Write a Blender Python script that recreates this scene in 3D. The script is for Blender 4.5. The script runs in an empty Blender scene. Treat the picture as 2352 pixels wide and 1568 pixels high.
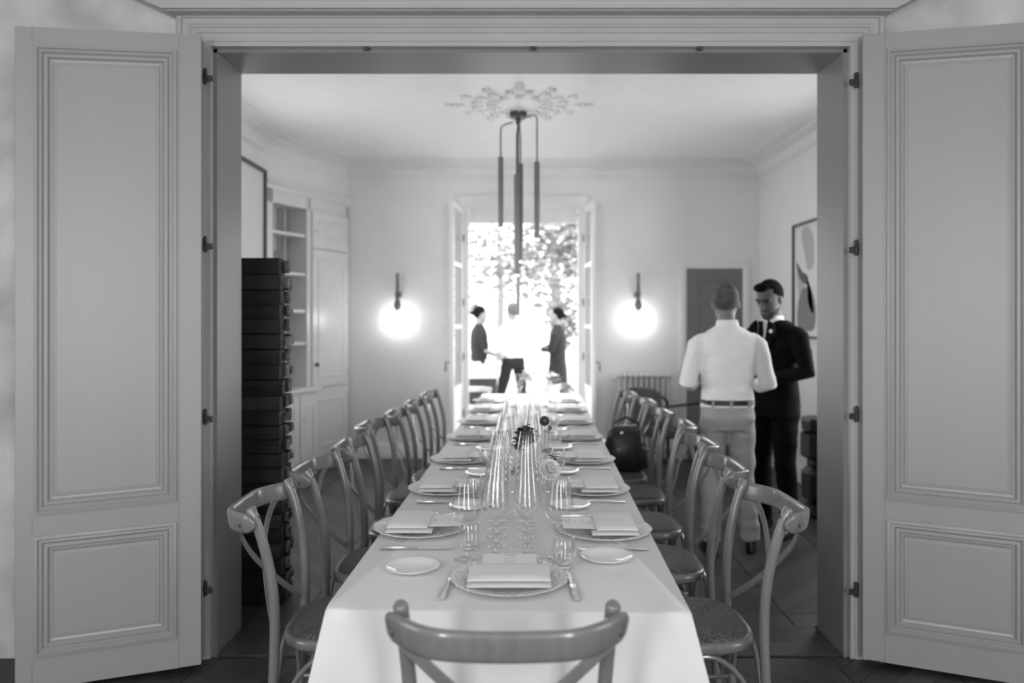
import bpy, bmesh, math, random
from mathutils import Vector, Matrix, noise
random.seed(7)
PI = math.pi
S = bpy.context.scene
COL = S.collection
F = 1829.0            # focal length in pixels of the 2352 px frame (28 mm lens)
CAMZ = 1.5
def wp(px, py, D):    # a point of the photograph at distance D along +Y
    return Vector(((px-1188)/F*D, D, CAMZ-(py-727)/F*D))

# ------------------------------------------------------------------ camera, sky, light
cam = bpy.data.cameras.new('camera'); co = bpy.data.objects.new('camera', cam); COL.objects.link(co)
co.location = (0, 0, CAMZ); co.rotation_euler = (PI/2, 0, 0)
cam.sensor_width = 36; cam.lens = F/2352*36
cam.shift_x = -12/2352; cam.shift_y = -57/2352
cam.dof.use_dof = True; cam.dof.focus_distance = 2.75; cam.dof.aperture_fstop = 1.7
cam.clip_start = 0.05; cam.clip_end = 200
S.camera = co
w = bpy.data.worlds.new('sky'); S.world = w; w.use_nodes = True
bg = w.node_tree.nodes['Background']; bg.inputs[0].default_value = (1, 1, 1, 1); bg.inputs[1].default_value = 4.6
S.view_settings.view_transform = 'Standard'; S.view_settings.look = 'None'
S.view_settings.gamma = 1; S.view_settings.use_curve_mapping = False
S.view_settings.exposure = 0.0
cy = S.cycles
cy.max_bounces = 11; cy.diffuse_bounces = 4; cy.glossy_bounces = 8; cy.transmission_bounces = 4
cy.transparent_max_bounces = 90; cy.caustics_reflective = False; cy.caustics_refractive = False
cy.sample_clamp_indirect = 4.0; cy.use_denoising = True
cy.use_adaptive_sampling = True; cy.adaptive_threshold = 0.02

def area(name, loc, rot, sx, sy, power):
    l = bpy.data.lights.new(name, 'AREA'); l.shape = 'RECTANGLE'; l.size = sx; l.size_y = sy; l.energy = power
    o = bpy.data.objects.new(name, l); COL.objects.link(o); o.location = loc; o.rotation_euler = rot
    return o
# daylight entering by the two tall windows of the near room (behind the camera) ...
area('daylight_rear_left',  (-1.55, -1.93, 1.78), (PI/2, 0, 0), 0.55, 1.9, 71)
area('daylight_rear_right', (1.30, -1.93, 1.78), (PI/2, 0, 0), 0.55, 1.9, 71)
# ... and added fill light through unseen, made-up windows in the dining room side walls
area('fill_dining_left', (-2.63, 5.80, 1.65), (PI/2, 0, -PI/2), 1.15, 1.85, 15)
area('fill_dining_right', (2.91, 5.60, 1.65), (PI/2, 0, PI/2), 1.05, 1.85, 16)
# low sun on the garden
sl = bpy.data.lights.new('sun', 'SUN'); sl.energy = 11; sl.angle = 0.02
so = bpy.data.objects.new('sun', sl); COL.objects.link(so); so.rotation_euler = (math.radians(-47), math.radians(-10), 0)

# ------------------------------------------------------------------ materials
def mat(name, g, rough=0.5, metal=0.0, spec=0.5, var=0.0, vscale=8.0, bump=0.0, bscale=60.0, objvar=0.0, coat=0.0, stretch=None, kind='noise', emit=None):
    m = bpy.data.materials.new(name); m.use_nodes = True; nt = m.node_tree; N = nt.nodes; L = nt.links
    b = N['Principled BSDF']
    b.inputs['Base Color'].default_value = (g, g, g, 1); b.inputs['Roughness'].default_value = rough
    b.inputs['Metallic'].default_value = metal; b.inputs['Specular IOR Level'].default_value = spec
    b.inputs['Coat Weight'].default_value = coat; b.inputs['Coat Roughness'].default_value = 0.15
    tc = N.new('ShaderNodeTexCoord'); src = tc.outputs['Object']
    if stretch:
        mp = N.new('ShaderNodeMapping'); mp.inputs['Scale'].default_value = stretch
        L.new(src, mp.inputs[0]); src = mp.outputs[0]
    if var or objvar:
        col = None
        mr = N.new('ShaderNodeMapRange')
        mr.inputs['To Min'].default_value = g*(1-var); mr.inputs['To Max'].default_value = g*(1+var)
        nz = N.new('ShaderNodeTexNoise'); nz.inputs['Scale'].default_value = vscale; nz.inputs['Detail'].default_value = 5
        L.new(src, nz.inputs['Vector']); L.new(nz.outputs['Fac'], mr.inputs['Value'])
        mr.inputs['From Min'].default_value = 0.3; mr.inputs['From Max'].default_value = 0.7
        out = mr.outputs[0]
        if objvar:
            oi = N.new('ShaderNodeObjectInfo'); m2 = N.new('ShaderNodeMapRange')
            m2.inputs['To Min'].default_value = 1-objvar; m2.inputs['To Max'].default_value = 1+objvar
            L.new(oi.outputs['Random'], m2.inputs['Value'])
            mu = N.new('ShaderNodeMath'); mu.operation = 'MULTIPLY'
            L.new(out, mu.inputs[0]); L.new(m2.outputs[0], mu.inputs[1]); out = mu.outputs[0]
        cc = N.new('ShaderNodeCombineColor')
        for i in range(3): L.new(out, cc.inputs[i])
        L.new(cc.outputs[0], b.inputs['Base Color'])
    if bump:
        if kind == 'voronoi':
            t = N.new('ShaderNodeTexVoronoi'); t.inputs['Scale'].default_value = bscale; h = t.outputs['Distance']
        elif kind == 'weave':
            t = N.new('ShaderNodeTexWave'); t.inputs['Scale'].default_value = bscale; t.bands_direction = 'X'; t.inputs['Distortion'].default_value = 1.5
            t2 = N.new('ShaderNodeTexWave'); t2.inputs['Scale'].default_value = bscale; t2.bands_direction = 'Y'; t2.inputs['Distortion'].default_value = 1.5
            L.new(src, t2.inputs['Vector'])
            mx = N.new('ShaderNodeMath'); mx.operation = 'MULTIPLY'; L.new(t.outputs['Fac'], mx.inputs[0]); L.new(t2.outputs['Fac'], mx.inputs[1]); h = mx.outputs[0]
        else:
            t = N.new('ShaderNodeTexNoise'); t.inputs['Scale'].default_value = bscale; t.inputs['Detail'].default_value = 4; h = t.outputs['Fac']
        L.new(src, t.inputs['Vector'])
        bp = N.new('ShaderNodeBump'); bp.inputs['Strength'].default_value = 1.0; bp.inputs['Distance'].default_value = bump
        L.new(h, bp.inputs['Height']); L.new(bp.outputs[0], b.inputs['Normal'])
    if emit:
        b.inputs['Emission Color'].default_value = (1, 1, 1, 1); b.inputs['Emission Strength'].default_value = emit
    return m
def glass_mat(name, tint=0.97, boost=1.15, r0=0.055):
    m = bpy.data.materials.new(name); m.use_nodes = True; nt = m.node_tree; N = nt.nodes; L = nt.links
    N.remove(N['Principled BSDF']); out = N['Material Output']
    tr = N.new('ShaderNodeBsdfTransparent'); tr.inputs[0].default_value = (tint, tint, tint, 1)
    gl = N.new('ShaderNodeBsdfGlossy'); gl.inputs['Roughness'].default_value = 0.0; gl.inputs['Color'].default_value = (1, 1, 1, 1)
    lw = N.new('ShaderNodeLayerWeight'); lw.inputs['Blend'].default_value = 0.5
    pw = N.new('ShaderNodeMath'); pw.operation = 'POWER'; pw.inputs[1].default_value = 3.0; L.new(lw.outputs['Facing'], pw.inputs[0])
    ma = N.new('ShaderNodeMath'); ma.operation = 'MULTIPLY_ADD'; ma.inputs[1].default_value = 0.75*boost; ma.inputs[2].default_value = r0
    ma.use_clamp = True; L.new(pw.outputs[0], ma.inputs[0])
    mx = N.new('ShaderNodeMixShader'); L.new(ma.outputs[0], mx.inputs[0]); L.new(tr.outputs[0], mx.inputs[1]); L.new(gl.outputs[0], mx.inputs[2])
    L.new(mx.outputs[0], out.inputs['Surface'])
    return m
M = dict(
    plaster=mat('old_plaster', 0.50, 0.9, var=0.28, vscale=3.5, bump=0.012, bscale=9),
    wall=mat('wall_paint', 0.80, 0.6, var=0.02, vscale=3),
    ceil=mat('ceiling_paint', 0.86, 0.35, var=0.02),
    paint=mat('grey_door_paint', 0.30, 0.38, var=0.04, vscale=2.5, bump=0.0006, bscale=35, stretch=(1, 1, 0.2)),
    jamb=mat('shaded_jamb_paint', 0.205, 0.38, var=0.04, vscale=2.5),  # door paint darkened, doorway shade put into the colour
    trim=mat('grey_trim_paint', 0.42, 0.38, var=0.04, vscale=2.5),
    white=mat('white_wood_paint', 0.78, 0.4, var=0.02),
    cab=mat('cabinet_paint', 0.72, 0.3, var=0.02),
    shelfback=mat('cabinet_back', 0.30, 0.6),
    door2=mat('dark_door_paint', 0.17, 0.45, var=0.04),
    floor=mat('floor_subfloor', 0.05, 0.6, var=0.3, vscale=12),
    plank=mat('oak_plank', 0.031, 0.42, var=0.35, vscale=9, objvar=0.42, bump=0.0012, bscale=30, stretch=(1, 6, 1)),
    chair=mat('lacquered_chair_wood', 0.165, 0.24, var=0.10, vscale=14, stretch=(3, 3, 0.6), coat=0.6, bump=0.0003, bscale=90),
    seat=mat('woven_rattan', 0.10, 0.6, var=0.55, vscale=120, bump=0.004, bscale=55, kind='weave'),
    cloth=mat('white_tablecloth', 0.64, 0.75, var=0.015, vscale=4, bump=0.0012, bscale=5),
    china=mat('white_china', 0.74, 0.13, spec=0.6),
    charger=mat('embossed_china', 0.74, 0.15, spec=0.6, bump=0.007, bscale=105, kind='voronoi'),
    napkin=mat('napkin_linen', 0.72, 0.85, var=0.02, bump=0.0006, bscale=220),
    card=mat('menu_card', 0.76, 0.6), ink=mat('grey_ink', 0.28, 0.7),
    silver=mat('silver_steel', 0.72, 0.12, metal=1.0),
    darkmetal=mat('dark_bronze', 0.10, 0.35, metal=0.6),
    brass=mat('lamp_brass', 0.20, 0.32, metal=0.7),
    iron=mat('old_iron', 0.05, 0.5, metal=0.5, var=0.3, vscale=40),
    timber=mat('dark_burnt_timber', 0.008, 0.6, spec=0.25, var=0.4, vscale=7, objvar=0.35, bump=0.004, bscale=18, stretch=(0.3, 1, 5)),
    timberend=mat('sawn_timber_end', 0.07, 0.55, var=0.6, vscale=25, objvar=0.5, bump=0.006, bscale=40),
    black=mat('black_paint', 0.012, 0.5), blackwood=mat('black_turned_wood', 0.012, 0.4, var=0.3),
    leather=mat('black_leather', 0.02, 0.28, bump=0.003, bscale=25), fabric=mat('dark_grey_fabric', 0.05, 0.8),
    suit=mat('black_suit_cloth', 0.003, 0.9, spec=0.15, bump=0.01, bscale=9), shirt=mat('white_shirt_cotton', 0.85, 0.85, bump=0.014, bscale=7, stretch=(1, 1, 1.6)),
    chino=mat('light_chino_cotton', 0.36, 0.9, bump=0.014, bscale=8, stretch=(1, 1, 1.8)),
    skin=mat('skin', 0.18, 0.5, var=0.06, vscale=20), skin2=mat('skin_tanned', 0.10, 0.5, var=0.08, vscale=20),
    hairgrey=mat('cropped_grey_hair', 0.075, 0.8, var=0.5, vscale=20, bump=0.003, bscale=150), hairdark=mat('black_hair', 0.004, 0.9, spec=0.1, bump=0.006, bscale=90),
    beard=mat('stubble', 0.05, 0.8), shoe=mat('shoe_leather', 0.012, 0.35),
    darkcloth=mat('dark_dress_cloth', 0.006, 0.9), greycloth=mat('grey_cloth', 0.04, 0.9),
    stemglass=glass_mat('stem_glass', 0.99, 0.7, 0.13),
    glass=glass_mat('clear_glass'), pane=glass_mat('window_glass', 0.98, 0.6, 0.04),
    leaf=mat('leaf', 0.17, 0.6, objvar=0.2), leafdark=mat('dark_leaf', 0.05, 0.5), bark=mat('bark', 0.20, 0.9, bump=0.03, bscale=12),
    dahliapale=mat('pale_petal', 0.78, 0.6, var=0.25, vscale=60), dahliadark=mat('dark_petal', 0.018, 0.6), petalmid=mat('grey_petal', 0.12, 0.7), bud=mat('flower_centre', 0.10, 0.7), stem=mat('stem', 0.12, 0.6),
    gravel=mat('pale_gravel', 0.55, 0.9, var=0.15, vscale=30, bump=0.02, bscale=60),
    lamp=mat('glowing_globe', 0.9, 0.4, emit=18.0), led=mat('lit_lens', 0.9, 0.4, emit=6.0),
    canvas=mat('pale_canvas', 0.74, 0.5), art1=mat('art_light_grey', 0.45, 0.6), art2=mat('art_mid_grey', 0.20, 0.6), art3=mat('art_dark_grey', 0.09, 0.6),
    radiator=mat('radiator_enamel', 0.62, 0.35), pot=mat('pale_pot', 0.5, 0.7),
)

# ------------------------------------------------------------------ mesh builder
class MB:
    def __init__(s): s.v = []; s.f = []
    def add(s, vs, fs):
        n = len(s.v); s.v += [tuple(v) for v in vs]; s.f += [tuple(i+n for i in f) for f in fs]; return s
    def box(s, x0, x1, y0, y1, z0, z1, mtx=None, c=0.0):
        if c:
            bm = bmesh.new(); bmesh.ops.create_cube(bm, size=1)
            for v in bm.verts: v.co = Vector(((x0+x1)/2+v.co.x*(x1-x0), (y0+y1)/2+v.co.y*(y1-y0), (z0+z1)/2+v.co.z*(z1-z0)))
            bmesh.ops.bevel(bm, geom=bm.edges[:], offset=c, segments=1, affect='EDGES')
            bm.verts.index_update()
            vs = [v.co.copy() for v in bm.verts]; fs = [[v.index for v in f.verts] for f in bm.faces]; bm.free()
        else:
            vs = [Vector((x, y, z)) for z in (z0, z1) for y in (y0, y1) for x in (x0, x1)]
            fs = [(0, 2, 3, 1), (4, 5, 7, 6), (0, 1, 5, 4), (2, 6, 7, 3), (0, 4, 6, 2), (1, 3, 7, 5)]
        if mtx: vs = [mtx @ v for v in vs]
        return s.add(vs, fs)
    def lathe(s, prof, n=24, mtx=None, closed=False, mod=None):
        vs = []; fs = []; m = len(prof)
        for r, z in prof:
            for k in range(n):
                a = 2*PI*k/n; rr = r*(mod(a, r, z) if mod else 1)
                vs.append(Vector((rr*math.cos(a), rr*math.sin(a), z)))
        for i in range(m-1):
            for k in range(n):
                a, b = i*n+k, i*n+(k+1) % n
                fs.append((a, b, b+n, a+n))
        if closed:
            for k in range(n):
                a, b = (m-1)*n+k, (m-1)*n+(k+1) % n
                fs.append((a, b, (k+1) % n, k))
        else:
            if prof[0][0] > 1e-5: fs.append(tuple(reversed(range(n))))
            if prof[-1][0] > 1e-5: fs.append(tuple(range((m-1)*n, m*n)))
        if mtx: vs = [mtx @ v for v in vs]
        return s.add(vs, fs)
    def shell(s, prof, n=24, mtx=None, mod=None):      # open lathe, no end caps
        vs = []; fs = []; m = len(prof)
        for r, z in prof:
            for k in range(n):
                a = 2*PI*k/n; rr = r*(mod(a, r, z) if mod else 1)
                vs.append(Vector((rr*math.cos(a), rr*math.sin(a), z)))
        for i in range(m-1):
            for k in range(n):
                a, b = i*n+k, i*n+(k+1) % n; fs.append((a, b, b+n, a+n))
        if mtx: vs = [mtx @ v for v in vs]
        return s.add(vs, fs)
    def tube(s, pts, rad, n=10, up=(0, 0, 1), fe=0.5, flat=None, cap=True, round_=False):
        """rad: radius or list; flat=(a,b): elliptical/rectangular half sizes across (side, up)"""
        P = [Vector(p) for p in pts]; m = len(P); R = rad if isinstance(rad, (list, tuple)) else [rad]*m
        if round_:
            d0 = (P[0]-P[1]).normalized(); d1 = (P[-1]-P[-2]).normalized()
            P = [P[0]+d0*R[0]*0.9, P[0]+d0*R[0]*0.55]+P+[P[-1]+d1*R[-1]*0.55, P[-1]+d1*R[-1]*0.9]
            R = [R[0]*0.35, R[0]*0.82]+list(R)+[R[-1]*0.82, R[-1]*0.35]; m += 4
        vs = []; U = Vector(up)
        prev = None
        for i in range(m):
            t = (P[min(i+1, m-1)]-P[max(i-1, 0)]).normalized()
            if prev is None:
                sd = t.cross(U)
                if sd.length < 1e-3: sd = t.cross(Vector((1, 0, 0)))
                sd.normalize()
            else:
                sd = prev-t*prev.dot(t); sd.normalize()
            prev = sd; u2 = sd.cross(t).normalized()
            for k in range(n):
                a = 2*PI*k/n
                if flat:
                    ca, sa = math.cos(a), math.sin(a); e = fe
                    vs.append(P[i]+sd*flat[0]*R[i]*math.copysign(abs(ca)**e, ca)+u2*flat[1]*R[i]*math.copysign(abs(sa)**e, sa))
                else: vs.append(P[i]+(sd*math.cos(a)+u2*math.sin(a))*R[i])
        fs = []
        for i in range(m-1):
            for k in range(n):
                a, b = i*n+k, i*n+(k+1) % n; fs.append((a, b, b+n, a+n))
        if cap: fs += [tuple(reversed(range(n))), tuple(range((m-1)*n, m*n))]
        return s.add(vs, fs)
    def rings(s, rg, n=28, e=0.85, mtx=None):
        """rg: (z, cx, cy, rx, ry) horizontal super-ellipses"""
        vs = []; fs = []; m = len(rg)
        for z, cx, cy_, rx, ry in rg:
            for k in range(n):
                a = 2*PI*k/n; ca, sa = math.cos(a), math.sin(a)
                vs.append(Vector((cx+rx*math.copysign(abs(ca)**e, ca), cy_+ry*math.copysign(abs(sa)**e, sa), z)))
        for i in range(m-1):
            for k in range(n):
                a, b = i*n+k, i*n+(k+1) % n; fs.append((a, b, b+n, a+n))
        fs += [tuple(reversed(range(n))), tuple(range((m-1)*n, m*n))]
        if mtx: vs = [mtx @ v for v in vs]
        return s.add(vs, fs)
    def ball(s, c, r, n=12, mtx=None):
        rx, ry, rz = r if isinstance(r, (tuple, list)) else (r, r, r)
        pr = []
        vs = []; fs = []; m = n//2+1
        for i in range(m):
            ph = -PI/2+PI*i/(m-1)
            for k in range(n):
                a = 2*PI*k/n; q = max(math.cos(ph), 0.02)
                vs.append(Vector((c[0]+rx*q*math.cos(a), c[1]+ry*q*math.sin(a), c[2]+rz*math.sin(ph))))
        for i in range(m-1):
            for k in range(n):
                a, b = i*n+k, i*n+(k+1) % n; fs.append((a, b, b+n, a+n))
        fs += [tuple(reversed(range(n))), tuple(range((m-1)*n, m*n))]
        if mtx: vs = [mtx @ v for v in vs]
        return s.add(vs, fs)
    def prism(s, poly, h0, h1, axis='z', mtx=None):
        n = len(poly)
        def pt(p, h):
            return Vector((p[0], p[1], h)) if axis == 'z' else Vector((p[0], h, p[1])) if axis == 'y' else Vector((h, p[0], p[1]))
        vs = [pt(p, h0) for p in poly]+[pt(p, h1) for p in poly]
        fs = [tuple(reversed(range(n))), tuple(range(n, 2*n))]+[(i, (i+1) % n, (i+1) % n+n, i+n) for i in range(n)]
        if mtx: vs = [mtx @ v for v in vs]
        return s.add(vs, fs)
    def mitre(s, x0, z0, x1, z1, prof, y=0, closed=True):
        """nested rectangular loops in the XZ plane; prof: (inset, out) with out towards -Y"""
        vs = []; fs = []
        for ins, o in prof:
            vs += [(x0+ins, y-o, z0+ins), (x1-ins, y-o, z0+ins), (x1-ins, y-o, z1-ins), (x0+ins, y-o, z1-ins)]
        for i in range(len(prof)-1):
            for k in range(4):
                a, b = i*4+k, i*4+(k+1) % 4; fs.append((a, b, b+4, a+4))
        return s.add(vs, fs)
    def mesh(s, name, m, angle=40):
        me = bpy.data.meshes.new(name); me.from_pydata(s.v, [], s.f)
        bm = bmesh.new(); bm.from_mesh(me); bmesh.ops.recalc_face_normals(bm, faces=bm.faces[:]); bm.to_mesh(me); bm.free()
        me.materials.append(m)
        me.shade_smooth()
        if angle < 180: me.set_sharp_from_angle(angle=math.radians(angle))
        return me
    def build(s, name, m, parent=None, angle=40):
        return link(name, s.mesh(name, m, angle), parent)
def link(name, me, parent=None):
    o = bpy.data.objects.new(name, me); COL.objects.link(o)
    if parent: o.parent = parent
    return o
def tag(o, label=None, cat=None, group=None, kind=None):
    if label: o['label'] = label
    if cat: o['category'] = cat
    if group: o['group'] = group
    if kind: o['kind'] = kind
    return o
def thing(name, label, cat, loc=(0, 0, 0), rz=0, group=None):
    o = bpy.data.objects.new(name, None); COL.objects.link(o); o.location = loc; o.rotation_euler = (0, 0, rz)
    o.empty_display_size = 0.1
    return tag(o, label, cat, group)
def copy_tree(o, parent=None):
    c = o.copy(); COL.objects.link(c); c.parent = parent
    for ch in o.children: copy_tree(ch, c)
    return c
def place(o, loc, rz=0, label=None):
    o.location = loc; o.rotation_euler = (0, 0, rz)
    if label: o['label'] = label
    return o
def remesh(mb, name, m, parent, voxel=0.01, smooth=4, disp=0.0, dscale=8):
    me = bpy.data.meshes.new(name); me.from_pydata(mb.v, [], mb.f)
    o = bpy.data.objects.new(name, me); COL.objects.link(o)
    r = o.modifiers.new('r', 'REMESH'); r.mode = 'VOXEL'; r.voxel_size = voxel
    q = o.modifiers.new('s', 'SMOOTH'); q.iterations = smooth; q.factor = 0.5
    dg = bpy.context.evaluated_depsgraph_get(); dg.update()
    nm = bpy.data.meshes.new_from_object(o.evaluated_get(dg)); o.modifiers.clear(); o.data = nm; nm.name = name
    bpy.data.meshes.remove(me)
    if disp:
        nm.update()
        nr = [v.normal.copy() for v in nm.vertices]
        for v, n_ in zip(nm.vertices, nr):
            p = Vector((v.co.x*dscale, v.co.y*dscale, v.co.z*dscale*1.7)); v.co += n_*noise.noise(p)*disp
    nm.materials.clear(); nm.materials.append(m); nm.shade_smooth(); o.parent = parent
    return o
def struct(name, mb, m, label, cat=None, parent=None, angle=35):
    o = mb.build(name, m, parent, angle)
    if parent is None: tag(o, label, cat or 'wall', kind='structure')
    return o

# ------------------------------------------------------------------ room dimensions
YW, YB = 3.50, 3.84               # doorway wall front and back face
XL, XR, ZT = -1.346, 1.462, 2.686 # doorway opening
YF = 8.44                         # far wall
RX, LX = 2.566, -2.283
CZ = 3.13
# ------------------------------------------------------------------ floors
struct('floor', MB().box(-3.4, 3.6, -2.0, YW+0.02, -0.12, -0.012), M['floor'], 'dark chevron parquet floor in the near room', 'floor')
fl1 = bpy.data.objects['floor']
fl2 = struct('floor', MB().box(-2.75, 3.1, YW+0.03, YF+0.3, -0.12, -0.012), M['floor'], 'dark chevron parquet floor of the dining room beyond the doorway', 'floor')
def clip(poly, axis, val, keep_less):
    out = []
    for i in range(len(poly)):
        a, b = poly[i], poly[(i+1) % len(poly)]
        ia = (a[axis] <= val) == keep_less; ib = (b[axis] <= val) == keep_less
        if ia: out.append(a)
        if ia != ib:
            t = (val-a[axis])/(b[axis]-a[axis]); out.append((a[0]+(b[0]-a[0])*t, a[1]+(b[1]-a[1])*t))
    return out
def plank(parent, poly):
    cx = sum(p[0] for p in poly)/len(poly); cy_ = sum(p[1] for p in poly)/len(poly)
    g = 0.0022; pl = []
    for p in poly:
        d = Vector((p[0]-cx, p[1]-cy_)); l = d.length
        pl.append((d.x*(1-g*1.6/l), d.y*(1-g*1.6/l)))
    n = len(pl); vs = [(x, y, -0.012) for x, y in pl]+[(x, y, -0.0015) for x, y in pl]+[(x*(1-0.0018/abs(Vector((x, y)).length)), y*(1-0.0018/Vector((x, y)).length), 0.0) for x, y in pl]
    fs = [tuple(range(2*n, 3*n))]
    for k in (0, n):
        fs += [(k+i, k+(i+1) % n, k+n+(i+1) % n, k+n+i) for i in range(n)]
    me = bpy.data.meshes.new('plank'); me.from_pydata(vs, [], fs); me.materials.append(M['plank'])
    o = link('plank', me, parent); o.location = (cx, cy_, 0)
def chevron(parent, x0, x1, y0, y1, cw, pitch):
    nc = math.ceil((x1-x0)/cw)
    for c in range(nc):
        xa = x0+c*cw; xb = min(xa+cw, x1); sgn = 1 if c % 2 == 0 else -1
        ya, yb = (0, sgn*cw)
        y = y0-cw-pitch
        while y < y1+cw:
            poly = [(xa, y+ya), (xa+cw, y+yb), (xa+cw, y+yb+pitch), (xa, y+ya+pitch)]
            for ax, v, kl in ((0, xb, True), (1, y0, False), (1, y1, True)):
                poly = clip(poly, ax, v, kl) if len(poly) >= 3 else poly
            if len(poly) >= 3:
                A = abs(sum(poly[i][0]*poly[(i+1) % len(poly)][1]-poly[(i+1) % len(poly)][0]*poly[i][1] for i in range(len(poly)))/2)
                if A > 0.002: plank(parent, poly)
            y += pitch
chevron(fl1, -2.3, 2.3, 2.2, YW, 0.46, 0.15)
chevron(fl2, -2.28, 2.56, 4.02, YF, 0.605, 0.158)
for (a, b) in ((3.53, 3.68), (3.68, 3.86), (3.86, 4.02)):
    n = 3 if a < 3.8 else 4
    xs0, xs1 = (XL+0.02, XR-0.02) if a < 3.8 else (-2.28, 2.56)
    for k in range(n):
        xa = xs0+(xs1-xs0)*k/n; xb = xs0+(xs1-xs0)*(k+1)/n
        plank(fl2, [(xa, a), (xb, a), (xb, b), (xa, b)])
# ------------------------------------------------------------------ doorway wall with old plaster
w1 = MB()
w1.box(-3.4, XL-0.02, YW, YB, -0.12, CZ+0.1).box(XR+0.02, 3.6, YW, YB, -0.12, CZ+0.1).box(XL-0.02, XR+0.02, YW, YB, ZT+0.02, CZ+0.1)
struct('wall_doorway', w1, M['plaster'], 'rough unpainted plaster wall around the wide doorway')
struct('wall_near_left', MB().box(-3.5, -3.4, -2.0, 0.3, -0.12, CZ+0.1).box(-3.5, -3.4, 1.5, YW, -0.12, CZ+0.1).box(-3.5, -3.4, 0.3, 1.5, -0.12, 0.7).box(-3.5, -3.4, 0.3, 1.5, 2.8, CZ+0.1), M['plaster'], 'left plaster wall of the near room')
struct('wall_near_right', MB().box(3.6, 3.7, -2.0, 0.3, -0.12, CZ+0.1).box(3.6, 3.7, 1.5, YW, -0.12, CZ+0.1).box(3.6, 3.7, 0.3, 1.5, -0.12, 0.7).box(3.6, 3.7, 0.3, 1.5, 2.8, CZ+0.1), M['plaster'], 'right plaster wall of the near room')
wr = MB()
for a, b in ((-3.5, -1.9), (-1.2, 0.95), (1.65, 3.7)): wr.box(a, b, -2.0, -1.85, -0.12, CZ+0.1)
for a, b in ((-1.9, -1.2), (0.95, 1.65)): wr.box(a, b, -2.0, -1.85, -0.12, 0.35); wr.box(a, b, -2.0, -1.85, 2.75, CZ+0.1)
struct('wall_rear', wr, M['wall'], 'rear wall of the near room with two tall windows')
struct('ceiling', MB().box(-3.5, 3.7, -2.0, YB, CZ+0.1, CZ+0.2), M['ceil'], 'ceiling of the near room', 'ceiling')
for i, xc in enumerate((-1.55, 1.30)):
    wf = struct('window_%d' % (i+2), MB().mitre(xc-0.35, 0.35, xc+0.35, 2.75, [(0, 0), (0, 0.04), (0.06, 0.04), (0.06, 0)], y=-1.87), M['white'],
                'tall window in the rear wall, %s of the two' % ('left' if i == 0 else 'right'), 'window')
    MB().box(xc-0.02, xc+0.02, -1.90, -1.86, 0.4, 2.7).build('mullion', M['white'], wf)
# jamb lining
jl = MB(); jl.box(XL-0.02, XL+0.016, YW+0.03, YB, -0.012, ZT).box(XR-0.016, XR+0.02, YW+0.03, YB, -0.012, ZT)
jl.box(XL-0.02, XR+0.02, YW+0.03, YB, ZT-0.016, ZT+0.02)
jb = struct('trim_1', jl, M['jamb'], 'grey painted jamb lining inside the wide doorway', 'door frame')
# architrave: three mitred sides
def architrave():
    mb = MB(); pr = [(0, -0.01), (0, 0.038), (0.012, 0.044), (0.022, 0.040), (0.024, 0.030), (0.045, 0.028), (0.052, 0.022), (0.060, 0.023), (0.062, 0.017), (0.072, 0.017), (0.074, 0.020), (0.082, 0.020), (0.084, 0.014), (0.118, 0.013), (0.120, 0.008), (0.138, 0.008), (0.138, -0.03)]
    xo0, xo1, zo = XL-0.138, XR+0.138, ZT+0.138
    vs = []; fs = []
    for ins, o in pr:
        vs += [(xo0+ins, YW-o, 0), (xo0+ins, YW-o, zo-ins), (xo1-ins, YW-o, zo-ins), (xo1-ins, YW-o, 0)]
    for i in range(len(pr)-1):
        for k in range(3): a = i*4+k; fs.append((a, a+1, a+5, a+4))
    return mb.add(vs, fs)
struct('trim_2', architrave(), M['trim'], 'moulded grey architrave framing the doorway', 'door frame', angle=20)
# broken cornice ledge above the doorway
def ledge():
    pr = [(0.0, 2.806), (0.10, 2.806), (0.10, 2.811), (0.118, 2.811), (0.118, 2.829), (0.104, 2.829), (0.106, 2.84), (0.115, 2.858), (0.135, 2.88), (0.165, 2.90), (0.17, 2.94), (0.0, 2.94)]
    vs = []; n = len(pr)
    for side in (0, 1):
        for d, z in pr:
            x = -1.50-(z-2.806)*2.2 if side == 0 else 1.60+(z-2.806)*1.9
            vs.append((x, YW-d, z))
    fs = [tuple(range(n)), tuple(range(n, 2*n))]+[(i, (i+1) % n, (i+1) % n+n, i+n) for i in range(n)]
    return MB().add(vs, fs)
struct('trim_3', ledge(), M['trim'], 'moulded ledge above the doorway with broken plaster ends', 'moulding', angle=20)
for px in (842, 1225, 1607):   # little iron catch plates under the lintel
    p = wp(px, 110, 3.51)
    o = MB().box(-0.012, 0.012, -0.006, 0.01, -0.006, 0.006, c=0.002).build('door_catch', M['iron'])
    o.location = (p.x, 3.508, ZT-0.006)
    tag(o, {842: 'small iron door catch under the lintel, left of centre', 1225: 'small iron door catch at the middle of the lintel', 1607: 'small iron door catch under the lintel, right of centre'}[px], 'catch', 'iron catches under the lintel')

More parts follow.
